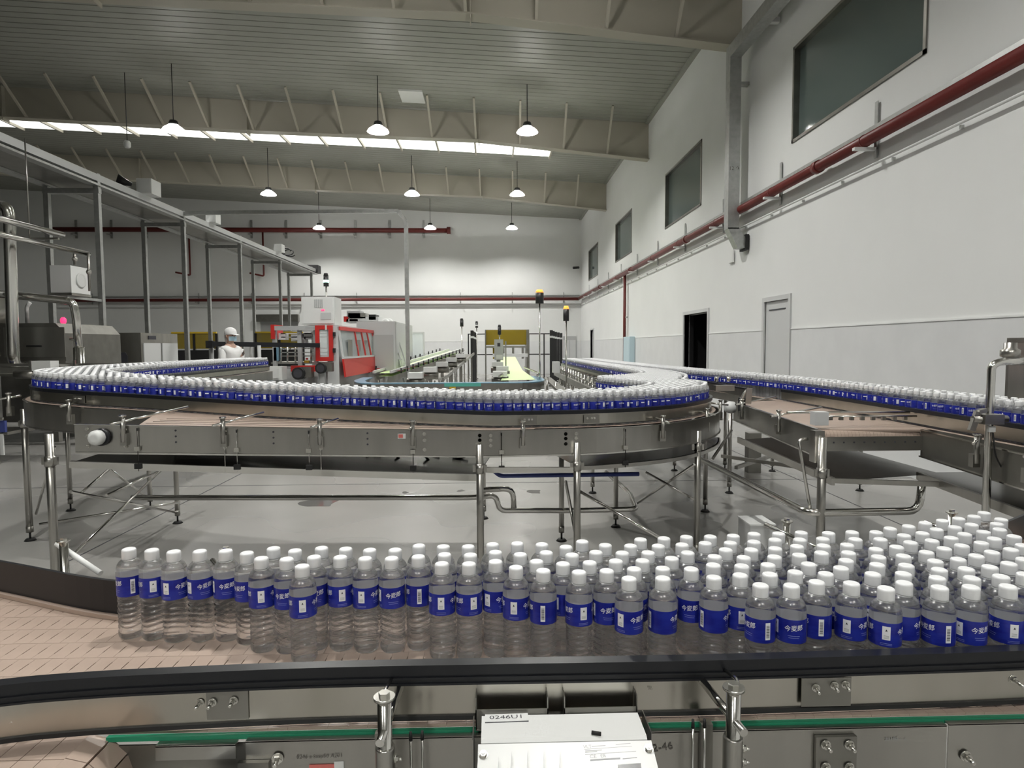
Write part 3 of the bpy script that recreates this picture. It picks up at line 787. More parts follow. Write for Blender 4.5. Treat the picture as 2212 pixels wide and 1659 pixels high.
# green slide strip and side plates
m = MB(); m.bx(-.735, 2.2, 1.185, 1.195, FZ - .013, FZ - .0045); m.build('slide_strip', 'green_strip', fc)
m = MB(); m.bx(-.47, .875, 1.172, 1.175, .60, FZ - .010); m.bx(-.47, .875, 1.172, 1.184, FZ - .012, FZ - .009); side = m.build('side_plate', 'steel', fc)
m = MB(); m.bx(.879, 2.2, 1.172, 1.175, .60, FZ - .008); m.bx(.879, 2.2, 1.172, 1.184, FZ - .010, FZ - .007); side2 = m.build('side_plate', 'steel', fc)
m = MB(); m.bx(-.635, -.487, 1.168, 1.172, FZ - .040, FZ - .013); m.bx(-.635, -.487, 1.168, 1.184, FZ - .015, FZ - .012); m.build('lip_plate', 'steel', fc)
MB().bx(-1.5, -.47, 1.190, 1.194, .6, FZ - .024).build('inner_plate', 'steel_dark', fc)
m = MB(); m.bx(-.482, -.425, 1.162, 1.171, .60, FZ - .045); mp_ = m.build('mount_plate', 'steel_dark', fc)
for z in (.79, .72): hexbolt((-.452, 1.162, z), (0, -1, -.1), .0065, .012, mp_)
for sx, sy in ((600, 1637), (2085, 1632)): q = PY(sx, sy, 1.170); hexbolt(q, (.05, -1, -.1), .0075, .014, fc)
a = PY(1762, 1583, 1.166); b = PY(1850, 1583, 1.166)
m = MB(); m.bx(a[0], b[0], 1.163, 1.171, .60, FZ - .022); mp2 = m.build('mount_plate', 'steel_dark', fc)
for sx in (1783, 1834):
    for sy in (1608, 1656): q = PY(sx, sy, 1.162); hexbolt(q, (.05, -1, -.1), .0065, .012, mp2)
# white bracket corner low at the left
m = MB(); m.prism([(-.56, .80), (-.5, .83), (-.475, .83), (-.475, .70), (-.56, .70)], 'y', 1.09, 1.13); m.build('drive_bracket', 'light_grey_paint', fc)
# front guide posts with clamp rods
def guide_post(x, y, z0, z1, parent, rod_to=None, r=.0125, flip=1, zr=.055):
    m = MB(); m.cyl((x, y, z0), (x, y, z1), r, 16); po = m.build('guide_post', 'steel_polished', parent)
    m = MB(); m.cyl((x, y, z1), (x, y, z1 + .005), r * 1.5, 20); m.cyl((x, y, z1 + .005), (x, y, z1 + .012), r * .8, 6, smooth=False); m.build('post_cap', 'zinc_bolt', po)
    if rod_to is not None:
        p1 = np.array([rod_to[0], rod_to[1], z1 - zr + .012]); p0 = np.array([x, y, z1 - zr]); d = p1 - p0; d /= np.linalg.norm(d)
        m = MB(); m.cyl(p0 - d * .035, p1, r * .62, 12); m.build('clamp_rod', 'steel_polished', po)
    return po
for (px, py, tx) in ((830, 1502, .01), (1585, 1482, -.02)):
    q = PY(px, py, 1.085); po = guide_post(q[0], 1.085, .55, q[2] - .006, fc, (q[0] + tx, 1.2))
    m = MB(); m.lathe([(.0165, -.04), (.0172, -.036), (.0172, .04), (.0165, .043)], (q[0], 1.085, q[2] - .135), 18); m.build('clamp_sleeve', 'steel', po)
    m = MB(); m.bx(q[0] - .032, q[0] - .010, 1.158, 1.171, .6, q[2] - .115); m.build('clamp_plate', 'steel_dark', po)
    for z in (.115, .14): hexbolt((q[0] + .0175, 1.085, q[2] - z), (1, -.2, 0), .005, .006, po)
    m = MB(); e = PY(px - 18 if tx < 0 else px + 15, py - 38, 1.19); m.tube([(q[0] - .004, 1.09, q[2] - .03), (e[0], 1.12, q[2] - .01), (e[0], 1.195, e[2] - .005)], .0035, 8, .02); m.build('brace_wire', 'steel_polished', po)
# thin hairpin rods with black tips
for px, py in ((887, 1581), (912, 1579), (1497, 1554), (1522, 1553)):
    q = PY(px, py, 1.135); m = MB(); m.cyl((q[0], 1.135, .6), (q[0], 1.135, q[2] - .012), .0024, 8); rd = m.build('hairpin_rod', 'steel_polished', fc)
    m = MB(); m.cyl((q[0], 1.135, q[2] - .016), (q[0], 1.135, q[2]), .0036, 10, .0025); m.build('rod_tip', 'rubber', rd)
# pencilled marks and a peeled sticker
def flat_text(body, size, p, parent, mat, width=1.0, tilt=0.0, bold=0.0):
    v, f = text_mesh(body, size, bold, width); c, s = math.cos(tilt), math.sin(tilt)
    m = MB(); m.add([(p[0] + x * c - y * s, p[1], p[2] + x * s + y * c) for x, y, z in v], f)
    me = bpy.data.meshes.new('lettering'); me.from_pydata(m.v, [], m.f); me.materials.append(MAT[mat]); return link('lettering', me, parent)
q = PY(1432, 1615, 1.1705); flat_text('2-46', .020, q, fc, 'pencil', 1.1, .12)
q = PY(690, 1634, 1.1705); flat_text('0246 a Saap50 A201', .0105, q, fc, 'pencil', 1.0, .02)
q = PY(1935, 1597, 1.1705); flat_text('20190 -  x', .0095, q, fc, 'grey_ink', 1.1)
q = PY(1405, 1488, 1.198); flat_text('Wx', .006, q, fc, 'pencil')
q = PY(708, 1656, 1.170); m = MB(); m.bx(q[0] - .035, q[0] + .012, 1.1702, 1.1714, q[2] - .03, q[2] + .004); m.mat(1); m.bx(q[0] + .012, q[0] + .030, 1.1702, 1.1714, q[2] - .03, q[2] + .009); m.build('sticker', ['sticker_red', 'white_plastic'], fc)
# posts behind the back guide
for px, py, dx in ((67, 1186, .12), (486, 1176, .05), (1700, 1114, .13), (2075, 1102, .08)):
    q = PZ(px, py, FZ + .19); bx_ = q[0]; by_ = max(q[1], np.interp(bx_, BACK[:, 0], BACK[:, 1]) + .05)
    po = guide_post(bx_, by_, .55, FZ + .17, fc, None, .0115)
    m = MB(); yb = np.interp(bx_, BACK[:, 0], BACK[:, 1])
    m.cyl((bx_ - .06, by_ + .05, FZ + .128), (bx_ + dx * .6, yb + .01, FZ + .09), .0075, 12) if dx < .1 else m.cyl((bx_ - .05, by_ + .045, FZ + .15), (bx_ + dx, yb + .02, FZ + .085), .008, 12)
    m.build('clamp_rod', 'white_paint' if px == 67 else 'steel_polished', po)
# under-frame and legs of the front conveyor
m = MB(); m.bx(-1.9, 2.2, 1.66, 1.665, .62, FZ - .01); m.build('rear_plate', 'steel', fc)
for x in (-1.2, .2, 1.6):
    for y in (1.2, 1.6):
        m = MB(); m.cyl((x, y, .03), (x, y, .72), .024, 14); lg = m.build('leg', 'steel', fc)
        MB().cyl((x, y, 0), (x, y, .03), .045, 16).build('foot', 'rubber', lg)
# chain loop that ends and turns down at the left
cx, cz, rr = -.77, .786, .078
for k in range(22):
    s = -.42 + k * .040
    if s < 0: p = (cx + s, cz + rr); th = 0.0
    else: th = -s / rr; p = (cx + rr * math.sin(-th), cz + rr * math.cos(th))
    if th < -2.6: break
    c, sn = math.cos(th), math.sin(th); R = np.array([[c, 0, -sn], [0, 1, 0], [sn, 0, c]])
    for j, yc in enumerate((1.085, 1.158)):
        m = MB(); m.box((p[0], yc, p[1]), (.0385, .071, .006), R=R); m.build('loop_link', 'tan_chain', fc)
m = MB(); m.cyl((cx, 1.05, cz), (cx, 1.185, cz), rr - .012, 20); m.build('sprocket', 'black_plastic', fc)

# white drive unit hung on a folded steel bracket
dv = thing('drive_unit', 'white ribbed motor drive box marked 0246U1 hung on a steel bracket', 'drive box', (.11, 1.08, .72))
zt = .905
def Q(px, py, z=zt): return PZ(px, py, z)
b0, b1, f0, f1 = Q(1040, 1547), Q(1384, 1531), Q(1034, 1604), Q(1402, 1590)
yb_, yf_ = (b0[1] + b1[1]) / 2, (f0[1] + f1[1]) / 2; xl, xr = f0[0], f1[0]
m = MB(); m.prism([(yf_, zt - .004), (yf_ + .006, zt), (yb_ - .006, zt), (yb_, zt - .006), (yb_, .66), (yf_, .66)], 'x', xl + .004, xr - .004); m.build('body', 'white_plastic', dv)
m = MB(); m.bx(xl + .001, xr - .001, yf_ - .003, yf_ + .001, .66, zt - .006); m.build('gasket', 'ink', dv)
def zl(y): return zt - .003 - (yf_ - y) * .36          # sloping face of the lid
def PS(px, py, up=0.0):
    r = ray(px, py); k = (zt - .003 - .36 * yf_ + up - CAM[2]) / (r[2] - .36 * r[1]); return CAM + r * k
ye = yf_ - .12
lid = MB(); lid.prism([(yf_ - .004, zl(yf_)), (ye + .01, zl(ye + .01)), (ye, zl(ye) - .012), (ye, .66), (yf_ - .004, .66)], 'x', xl - .001, xr + .002); lid = lid.build('lid', 'white_plastic', dv)
wl = xr - xl
def slab(pts, up, name, mat, parent):
    P = [PS(*p, 0) for p in pts]; n = len(P)
    m = MB(); m.add([(x, y, z + up) for x, y, z in P] + [(x, y, z - .004) for x, y, z in P], [tuple(range(n)), tuple(range(2 * n - 1, n - 1, -1))] + [(i, n + i, n + (i + 1) % n, (i + 1) % n) for i in range(n)])
    return m.build(name, mat, parent)
for px in (1072, 1100, 1135, 1170, 1205):
    slab([(px, 1634 if px > 1080 else 1645), (px + 5, 1634 if px > 1080 else 1645), (px + 2, 1700), (px - 4, 1700)], .010, 'rib', 'white_plastic', lid)
slab([(1034, 1625), (1072, 1621), (1046, 1668), (1030, 1668)], .0006, 'corner_recess', 'light_grey_paint', lid)
slab([(1372, 1609), (1408, 1608), (1414, 1650), (1400, 1650)], .0006, 'corner_recess', 'light_grey_paint', lid)
for p in ((1044, 1632), (1401, 1619)): hexbolt(PS(*p), (0, -.34, .94), .0055, .001, lid, name='screw')
# name plate on top and data plate on the lid
q0, q1 = Q(1048, 1546, zt), Q(1142, 1560, zt)
m = MB(); m.box(((q0[0] + q1[0]) / 2, (q0[1] + q1[1]) / 2 + .002, zt + .0008), (q1[0] - q0[0], .024, .0016), rz=.02); pl_ = m.build('name_plate', 'white_plastic', dv)
MB().box(((q0[0] + q1[0]) / 2, (q0[1] + q1[1]) / 2 - .0105, zt + .0004), (q1[0] - q0[0], .0012, .0012), rz=.02).build('plate_edge', 'ink', dv)
def lay(body, size, px, py, mat, width=1.0, rz=.03, top=False):
    v, f = text_mesh(body, size, 0.0, width); c, s_ = math.cos(rz), math.sin(rz); o = Q(px, py, zt) if top else PS(px, py)
    me = bpy.data.meshes.new('lettering'); k = 0 if top else .36
    me.from_pydata([(o[0] + x * c - y * s_, o[1] + x * s_ + y * c, (zt + .0019) if top else o[2] + k * (x * s_ + y * c) + .0016) for x, y, z in v], [], f); me.materials.append(MAT[mat]); return link('lettering', me, dv)
lay('0246U1', .0165, 1094, 1551, 'ink', 1.22, .03, True)
slab([(1257, 1611), (1369, 1606), (1382, 1646), (1262, 1653)], .0008, 'data_plate', 'light_grey_paint', dv)
lay('VLT', .0080, 1269, 1615, 'grey_ink', 1.1); lay('CE', .0085, 1281, 1636, 'grey_ink', 1.2); lay('ER', .0075, 1303, 1635, 'grey_ink', 1.2)
def line(x0, y0, x1, y1, h=1.2): return slab([(x0, y0), (x1, y1), (x1, y1 + h), (x0, y0 + h)], .0014, 'print_line', 'grey_ink', dv)
for a_ in ((1278, 1613, 1308, 1611.5), (1330, 1609, 1362, 1607), (1262, 1620, 1365, 1613, .6), (1264, 1623, 1300, 1621), (1264, 1626, 1290, 1624), (1264, 1631, 1374, 1624, .6), (1275, 1642, 1340, 1638, 3), (1345, 1640, 1376, 1637)): line(*a_)
slab([(1335, 1654), (1384, 1651), (1388, 1690), (1338, 1694)], .002, 'display', 'black_plastic', lid)
q = Q(1288, 1584, zt + .003); m = MB(); m.cyl((q[0] - .008, q[1] + .002, zt + .0035), (q[0] + .008, q[1] - .003, zt + .0035), .0034, 12); tag(m.build('rubber_tip', 'rubber'), 'small black rubber tip lying on the white drive box', 'cap')
# bracket: two folded pans behind the box, tall side cheeks
for x0, x1, in ((xl - .008, xl + wl * .43), (xl + wl * .53, xr - .002)):
    m = MB(); y1, y0 = 1.198, yb_ + .004; z0 = zt - .002; t = .002
    m.bx(x0, x1, y0, y0 + t, z0 - .03, z0 + .008); m.bx(x0, x0 + t, y0, y1, z0 - .03, z0 + .03); m.bx(x1 - t, x1, y0, y1, z0 - .03, z0 + .03); m.bx(x0, x1, y0, 1.171, z0 - .032, z0 - .03)
    m.build('bracket_pan', 'steel_dark', dv)
MB().bx(xl - .012, xl - .010, yf_ + .01, 1.171, .66, zt - .004).build('bracket_cheek', 'steel', dv); MB().bx(xr + .006, xr + .008, yf_ + .01, 1.171, .66, zt).build('bracket_cheek', 'steel', dv)
# ================================================================== raised winding conveyor behind
mc = thing('winding_conveyor', 'raised winding bottle conveyor with curved steel guides and tube legs', 'conveyor', (0, 4.6, 0))
SK = spline([(-2.46, 3.805), (-1.5, 3.90), (-.2, 4.05), (.15, 4.095), (.74, 4.17), (1.31, 4.44), (1.72, 4.9), (1.915, 5.35), (1.94, 5.66), (1.91, 5.95), (2.03, 6.28), (2.2, 7.0)], .07)
LEFT_SK = offset(OUT, -.06); LEFT_SK = LEFT_SK[(LEFT_SK[:, 0] < -2.2)]
mh = lambda x, y: mid_h(x)
def surface(m, A, B, dz, hz, flip=False):
    # strip between two paths of equal sampling
    n = 160; A = np.array([[np.interp(t, np.linspace(0, 1, len(A)), A[:, k]) for k in (0, 1)] for t in np.linspace(0, 1, n)]); B = np.array([[np.interp(t, np.linspace(0, 1, len(B)), B[:, k]) for k in (0, 1)] for t in np.linspace(0, 1, n)])
    vv = []
    for a, b in zip(A, B): vv += [(a[0], a[1], hz(*a) + dz), (b[0], b[1], hz(*b) + dz)]
    m.add(vv, [(2 * i, 2 * i + 2, 2 * i + 3, 2 * i + 1) for i in range(n - 1)])
m = MB(); surface(m, offset(OUT, -.05), offset(INN, .04), 0.0, mh); m.build('belt', 'tan_chain', mc)
# wide belt in front of the guide on the straight side
wa = SK[(SK[:, 0] < .3) & (SK[:, 0] > -2.13)][:, :2]; wb_ = OUT[(OUT[:, 1] < 5.0) & (OUT[:, 0] < .3) & (OUT[:, 0] > -2.38)]
m = MB(); surface(m, offset(wa, .01), wb_, -.0015, mh); m.build('side_belt', 'tan_chain', mc)
# chain seams on the wide belt
m = MB()
for k in range(1, 5):
    A = np.array([[np.interp(t, np.linspace(0, 1, len(wa)), wa[:, j]) for j in (0, 1)] for t in np.linspace(0, 1, 30)])
    A[:, 1] += k * .083; A = A[[i for i in range(30) if A[i, 1] < np.interp(A[i, 0], wb_[:, 0], wb_[:, 1]) - .02]]
    if len(A) > 2: m.sheet(A, -.001, .0008, .002, hz=mh)
m.build('belt_seams', 'chain_gap', mc)
def guide(path, off, parent, hz, z=(.016, .086, .110)):
    m = MB(); m.sheet(offset(path, off), z[0], z[1], .004, hz=hz); g = m.build('guide_plate', 'steel_guide', parent)
    m = MB(); m.sheet(offset(path, off), z[1], z[2], .022, hz=hz); m.build('guide_rail', 'black_plastic', parent)
    m = MB(); m.sheet(offset(path, off), z[0] - .005, z[0], .009, hz=hz); m.build('guide_foot', 'black_metal', parent)
guide(OUT, -.013, mc, mh); guide(INN, .013, mc, mh, (.016, .07, .092))
def skirt(path, parent, hz, h=.168):
    m = MB(); m.sheet(path, -h, -.004, .004, hz=hz); s_ = m.build('skirt_plate', 'steel', parent)
    m = MB(); m.sheet(path, -.006, -.001, .016, hz=hz); m.sheet(path, -h - .008, -h, .022, hz=hz); m.build('skirt_lip', 'steel_polished', parent)
    return s_
# straight front plate in panels, then the curved end
cuts = [-2.6, -2.02, -1.45, -.9, -.33, .18, .72]
for a, b in zip(cuts[:-1], cuts[1:]):
    pth = SK[(SK[:, 0] >= a - .04) & (SK[:, 0] < b + .03) & (SK[:, 1] < 4.6)]
    if len(pth) > 1:
        m = MB(); m.sheet(pth, -.165, -.004, .004, hz=mh); m.build('side_panel', 'steel', mc)
pth = SK[SK[:, 1] < 4.4]; m = MB(); m.sheet(pth, -.006, -.001, .018, hz=mh); m.sheet(pth, -.176, -.166, .026, hz=mh); m.build('panel_lip', 'steel_polished', mc)
skirt(SK[SK[:, 0] > .7], mc, mh); skirt(LEFT_SK, mc, mh, .185); skirt(offset(INN, .06), mc, mh, .15)
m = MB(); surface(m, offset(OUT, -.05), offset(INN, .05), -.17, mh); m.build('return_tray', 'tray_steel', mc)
# bolts, holes and pin clips on the front panels
def skp(px, z):      # point on the front panel below pixel column px
    best = min(range(len(SK)), key=lambda i: abs(proj((SK[i][0], SK[i][1], 1.0))[0] - px)); p = SK[best]; return np.array([p[0], p[1] - .004, mid_h(p[0]) + z])
for px in (195, 275, 480, 690, 905, 1028, 1046, 1232, 1250, 1066, 1212):
    for z in ((-.03, -.07, -.13) if px < 910 else (-.035, -.065, -.10)): hexbolt(skp(px, z), (0, -1, 0), .008, .004, mc)
for px in (381, 590, 800): 
    for z in (-.03, -.065, -.1): m = MB(); p = skp(px, z); m.cyl(p + [0, .003, 0], p - [0, .001, 0], .006, 10); m.build('hole', 'ink', mc)
for px in (292, 500, 675, 885, 1080, 1345):
    for d in (0, 8):
        p = skp(px + d, -.035); m = MB(); m.cyl(p + [0, -.01, 0], p + [0, -.01, -.24], .0028, 6); r_ = m.build('pin_clip', 'steel_polished', mc)
        m = MB(); m.cyl(p + [0, -.01, 0], p + [0, -.01, .018], .004, 8); m.build('pin_tip', 'rubber', r_)
    p = skp(px + 4, -.245); m = MB(); m.box(p + [0, -.012, 0], (.038, .02, .03)); m.build('pin_block', 'rubber', mc)
    p = skp(px + 4, -.14); m = MB(); m.box(p + [0, -.012, 0], (.03, .02, .025)); m.build('pin_holder', 'zinc_bolt', mc)
p = skp(868, -.045); MB().box(p + [0, -.002, 0], (.05, .002, .032)).build('sticker', 'white_plastic', mc); MB().box(p + [-.006, -.0035, 0], (.028, .001, .022)).build('sticker_print', 'sticker_red', mc)
# white knob over the shaft at the left end
p = skp(222, -.075); m = MB(); m.lathe([(.05, 0), (.052, .004), (.052, .018), (.045, .02)], (0, 0, 0), 20)
R = np.array([[1, 0, 0], [0, 0, -1], [0, 1, 0]]); m.v = [tuple(R @ np.array(v) + p + [.012, 0, 0]) for v in m.v]; kb = m.build('shaft_flange', 'black_plastic', mc)
m = MB(); m.lathe([(.045, .018), (.046, .022), (.044, .05), (.034, .064), (.02, .066)], (0, 0, 0), 12); m.v = [tuple(R @ np.array(v) + p) for v in m.v]; m.build('shaft_cover', 'white_plastic', kb)
# guide posts along the outside
def small_post(x, y, parent, hz, ang, L=.12):
    h = hz(x, y); m = MB(); m.cyl((x, y, h - .10), (x, y, h + .05), .014, 12); po = m.build('guide_post', 'steel', parent)
    MB().cyl((x, y, h + .05), (x, y, h + .06), .02, 12).build('post_cap', 'steel_polished', po)
    d = np.array([math.cos(ang), math.sin(ang), .12]); c = np.array([x, y, h + .022])
    MB().cyl(c - d * .07, c + d * L, .008, 8).build('clamp_rod', 'steel_polished', po)
    MB().bx(x - .02, x + .02, y - .004, y + .03, h - .12, h - .05).build('post_clamp', 'steel', po)
for px in (264, 476, 687, 899, 1137):
    p = skp(px, 0); small_post(p[0], p[1] - .025, mc, mh, math.radians(60 if px < 700 else 85), .42 if px < 400 else .3 if px < 600 else .16 if px < 800 else .1)
for x, y, a in ((-3.02, 4.62, 80), (-3.72, 5.0, 40), (1.16, 4.32, 110), (1.62, 4.78, 140), (1.98, 5.5, 180)): small_post(x, y, mc, mh, math.radians(a), .08)
# splice plates on the outer guide
for x in (-3.0, .22, .62):
    i = np.argmin(np.where(OUT[:, 1] < 5.4, np.abs(OUT[:, 0] - x), 9))
    c = OUT[i]; t = OUT[i + 1] - OUT[i - 1]; rz = math.atan2(t[1], t[0]); h = mid_h(c[0]); nrm = np.array([math.sin(rz), -math.cos(rz)])
    q = c[:2] + nrm * .022; m = MB(); m.box((q[0], q[1], h + .05), (.11, .004, .055), rz=rz); sp = m.build('splice_plate', 'steel_dark', mc)
    for k in (-.03, 0, .02): b_ = q + np.array([math.cos(rz), math.sin(rz)]) * k + nrm * .002; hexbolt((b_[0], b_[1], h + .055), (nrm[0], nrm[1], 0), .005, .006, sp)
# legs
def tube_leg(x, y, ztop, parent, r=.023, collar=None):
    m = MB(); m.cyl((x, y, .085), (x, y, ztop), r, 14); lg = m.build('leg', 'steel', parent)
    m = MB(); m.cyl((x, y, .07), (x, y, .12), r * 1.12, 14); m.build('leg_socket', 'steel_dark', lg)
    m = MB(); m.cyl((x, y, .018), (x, y, .07), .008, 8); m.cyl((x, y, 0), (x, y, .018), .045, 16, .03); m.build('foot', 'rubber', lg)
    if collar: m = MB(); m.cyl((x, y, collar - .03), (x, y, collar + .03), r * 1.22, 14); m.bx(x - .045, x + .045, y - .008, y + .008, collar - .022, collar + .022); m.build('collar', 'steel', lg)
    return lg
p = skp(152, 0); tube_leg(-2.60, 3.79, 1.10, mc, .024, .94)
for px, yt in ((1030, .90), (1241, .93)):
    p = skp(px, 0); tube_leg(p[0], p[1] - .04, mid_h(p[0]) - .085, mc, .023, mid_h(p[0]) - .24)
tube_leg(1.50, 4.62, .97, mc, .024, .85); tube_leg(-3.87, 5.36, 1.10, mc, .025, .98)
for (px, py) in ((153, 1103), (384, 1130), (325, 1098), (1045, 1120), (1330, 1138), (1523, 1105), (1280, 1065), (1213, 1168)):
    q = PZ(px, py, 0); tube_leg(q[0], q[1], mid_h(q[0]) - .18, mc, .021)
# lower rails, drip tray
a = PY(152, 1003, 3.80); b = PY(1030, 1032, 4.03)
m = MB(); m.bar(a, b, .025, .04); m.build('lower_rail', 'steel_polished', mc)
a2 = np.array([-2.5, 4.95, a[2] + .03]); b2 = np.array([.0, 4.9, b[2] + .03])
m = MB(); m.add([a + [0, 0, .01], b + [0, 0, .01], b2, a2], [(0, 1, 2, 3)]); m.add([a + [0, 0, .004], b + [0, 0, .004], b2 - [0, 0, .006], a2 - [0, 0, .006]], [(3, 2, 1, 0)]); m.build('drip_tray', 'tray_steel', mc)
m = MB(); c0 = PY(1046, 1015, 4.05); c1 = PY(1238, 1015, 4.08); m.bar(c0, c1, .025, .035); m.build('lower_rail', 'steel_polished', mc)
low = SK[(SK[:, 0] > .5) & (SK[:, 1] < 5.4)]; m = MB(); m.sheet(low, -.275, -.25, .02, hz=mh); m.build('lower_rail', 'steel', mc)
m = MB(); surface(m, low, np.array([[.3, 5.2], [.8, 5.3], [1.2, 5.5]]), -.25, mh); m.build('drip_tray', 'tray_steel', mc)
# cross braces
def brace(p, q, r=.010, mat='steel_polished', nm='brace'): m = MB(); m.cyl(p, q, r, 10); return m.build(nm, mat, mc)
brace(PY(152, 1062, 3.82), PZ(384, 1108, .09)); brace(PY(152, 1205, 3.84), PY(352, 1012, 5.3)); brace(PY(118, 965, 5.0), PY(78, 1110, 5.3)); brace(PY(85, 1132, 5.3), PY(390, 1085, 5.7))
brace(PY(175, 1065, 4.8), PY(240, 1010, 5.2)); brace(PY(235, 1012, 5.2), PY(312, 1070, 5.6)); brace(PY(230, 1070, 4.9), PY(360, 1010, 5.9))
brace(PY(1250, 1060, 4.1), PY(1440, 1170, 3.6)); brace(PY(1395, 1020, 4.9), PY(1510, 1085, 4.7)); brace(PY(1372, 1090, 5.3), PY(1500, 1003, 4.6)); brace(PY(1222, 1040, 4.9), PY(1250, 1190, 4.15), .012, 'steel_dark')
# piping under the belt
def pipe(pts, r, mat, nm, parent, fil=.08, n=12): m = MB(); m.tube(pts, r, n, fil); return m.build(nm, mat, parent)
pp = thing('water_pipe', 'long stainless water pipe with a bent branch running under the winding conveyor', 'pipe', tuple(PY(700, 1075, 4.75)))
pipe([PY(285, 1075, 4.85), PY(1020, 1075, 4.7), PY(1072, 1070, 4.7), PY(1078, 1103, 4.7), PY(1240, 1103, 4.75), PY(1375, 1100, 4.8), PY(1360, 1065, 5.4), PY(1310, 1020, 6.2)], .021, 'steel_polished', 'pipe_run', pp)
pipe([PY(1040, 1058, 4.68), PY(1108, 1055, 4.68), PY(1110, 1098, 4.7)], .021, 'steel_polished', 'pipe_branch', pp)
bp_ = thing('blue_hose', 'dark blue hose slung below the curved end of the winding conveyor', 'hose', tuple(PY(1200, 1028, 4.6)))
pipe([PY(1068, 1018, 4.6), PY(1080, 1028, 4.6), PY(1380, 1024, 4.7)], .016, 'blue_liner', 'hose_run', bp_)
# cables looped under the table
cbn = thing('cable_bundle', 'tangle of black cables hanging under the winding conveyor', 'cable', tuple(PY(600, 995, 4.5)))
for k in range(9):
    p0 = 420 + k * 62; m = MB(); m.tube([PY(p0, 982, 4.45), PY(p0 + 25, 1004 + 5 * (k % 3), 4.4), PY(p0 + 60, 996, 4.5), PY(p0 + 95, 984, 4.55)], .009, 6, .06); m.build('cable', 'rubber', cbn)
# motors under the table
for px, py, s_ in ((540, 1000, .12), (690, 995, .14), (965, 1000, .13), (800, 985, .10)):
    q = PY(px, py, 4.6); mt = thing('gear_motor', 'dark gear motor hanging under the winding conveyor', 'motor', tuple(q), 'gear motors under the winding conveyor')
    m = MB(); m.cyl(q + [-s_ * .7, 0, 0], q + [s_ * .5, 0, 0], s_ * .36, 14); m.build('motor_case', 'black_metal', mt)
    m = MB(); m.box(q + [s_ * .6, 0, .02], (s_ * .5, s_ * .8, s_ * .8)); m.build('gear_case', 'steel_dark', mt)

# ================================================================== conveyor along the right wall
rc = thing('side_conveyor', 'long bottle conveyor beside the right wall ending in a broad tan belt', 'conveyor', (2.7, 5, 0))
rh = lambda x, y: 1.06
m = MB(); surface(m, offset(RNEAR, -.05), offset(RFAR, .05), 0.0, rh); m.build('belt', 'tan_chain', rc)
A0 = np.array([2.27, 5.95]); A1 = np.array([2.05, 3.97]); A2 = np.array([2.70, 3.93]); A3 = np.array([2.58, 3.0]); A4 = np.array([2.56, 2.2])
wide = [(2.27, 5.95), (2.05, 3.97), (2.70, 3.93), (2.80, 3.93), (2.82, 6.1)]
m = MB(); m.prism(wide, 'z', 1.045, 1.0585); m.build('side_belt', 'tan_chain', rc)
m = MB(); m.sheet([A0, (A0 + A1) / 2, A1], 1.06 - .165, 1.058, .004); m.build('side_panel', 'steel_dark', rc)
m = MB(); m.sheet([A0, A1], 1.058, 1.064, .018); m.sheet([A0, A1], .885, .895, .024); m.build('panel_lip', 'steel_polished', rc)
m = MB(); m.sheet([A2, A3, A4], .89, 1.056, .004); m.build('side_panel', 'steel_dark', rc)
m = MB(); m.sheet([A2, A3, A4], 1.054, 1.061, .018); m.sheet([A2, A3, A4], .885, .893, .024); m.build('panel_lip', 'steel_polished', rc)
m = MB(); m.sheet(offset(RFAR, .06), .9, 1.056, .004); m.build('side_panel', 'steel', rc)
# end of the broad belt: rolled chain nose and cross beam
arc = [(3.985 - .052 * math.sin(t), 1.008 + .052 * math.cos(t)) for t in np.linspace(0, 2.2, 9)]
arc2 = [(3.985 - .044 * math.sin(t), 1.008 + .044 * math.cos(t)) for t in np.linspace(2.2, 0, 9)]
for k in range(27):
    x = 2.075 + k * .0232
    m = MB(); m.prism([(4.10, 1.060)] + arc + arc2 + [(4.10, 1.052)], 'x', x, x + .0222); m.build('nose_link', 'tan_chain', rc)
m = MB(); m.bx(2.06, 2.72, 3.905, 3.915, .945, 1.02); m.bx(2.06, 2.72, 3.905, 3.95, .93, .945); eb = m.build('cross_beam', 'steel', rc)
for k in range(9): MB().bx(2.12 + k * .065, 2.13 + k * .065, 3.903, 3.906, .98, .99).build('slot', 'ink', eb)
m = MB(); m.bx(2.0, 2.06, 3.89, 3.96, .86, 1.06); m.build('end_plate', 'steel', rc); m = MB(); m.bx(2.72, 2.76, 3.89, 3.96, .88, 1.05); m.build('end_plate', 'steel', rc)
for x in (2.03, 2.74):
    for z in (.9, .96, 1.02): hexbolt((x, 3.889, z), (0, -1, 0), .009, .004, rc)
# sensor box and rods over the broad belt
q = PY(1770, 900, 4.0); m = MB(); m.box(q + [0, 0, -.01], (.085, .07, .085)); m.build('sensor_box', 'light_grey_paint', rc)
m = MB(); m.cyl(PY(1700, 891, 4.15), PY(1965, 891, 4.15), .008, 8); m.build('cross_rod', 'steel_polished', rc)
m = MB(); m.cyl(PY(1785, 900, 4.05), PY(1980, 899, 4.05), .006, 8); nr = m.build('nozzle_rod', 'steel_polished', rc)
for k in range(8): q = PY(1793 + k * 23, 902, 4.05); MB().bx(q[0] - .012, q[0] + .012, q[1] - .012, q[1] + .006, q[2] - .016, q[2] + .006).build('nozzle', 'steel', nr)
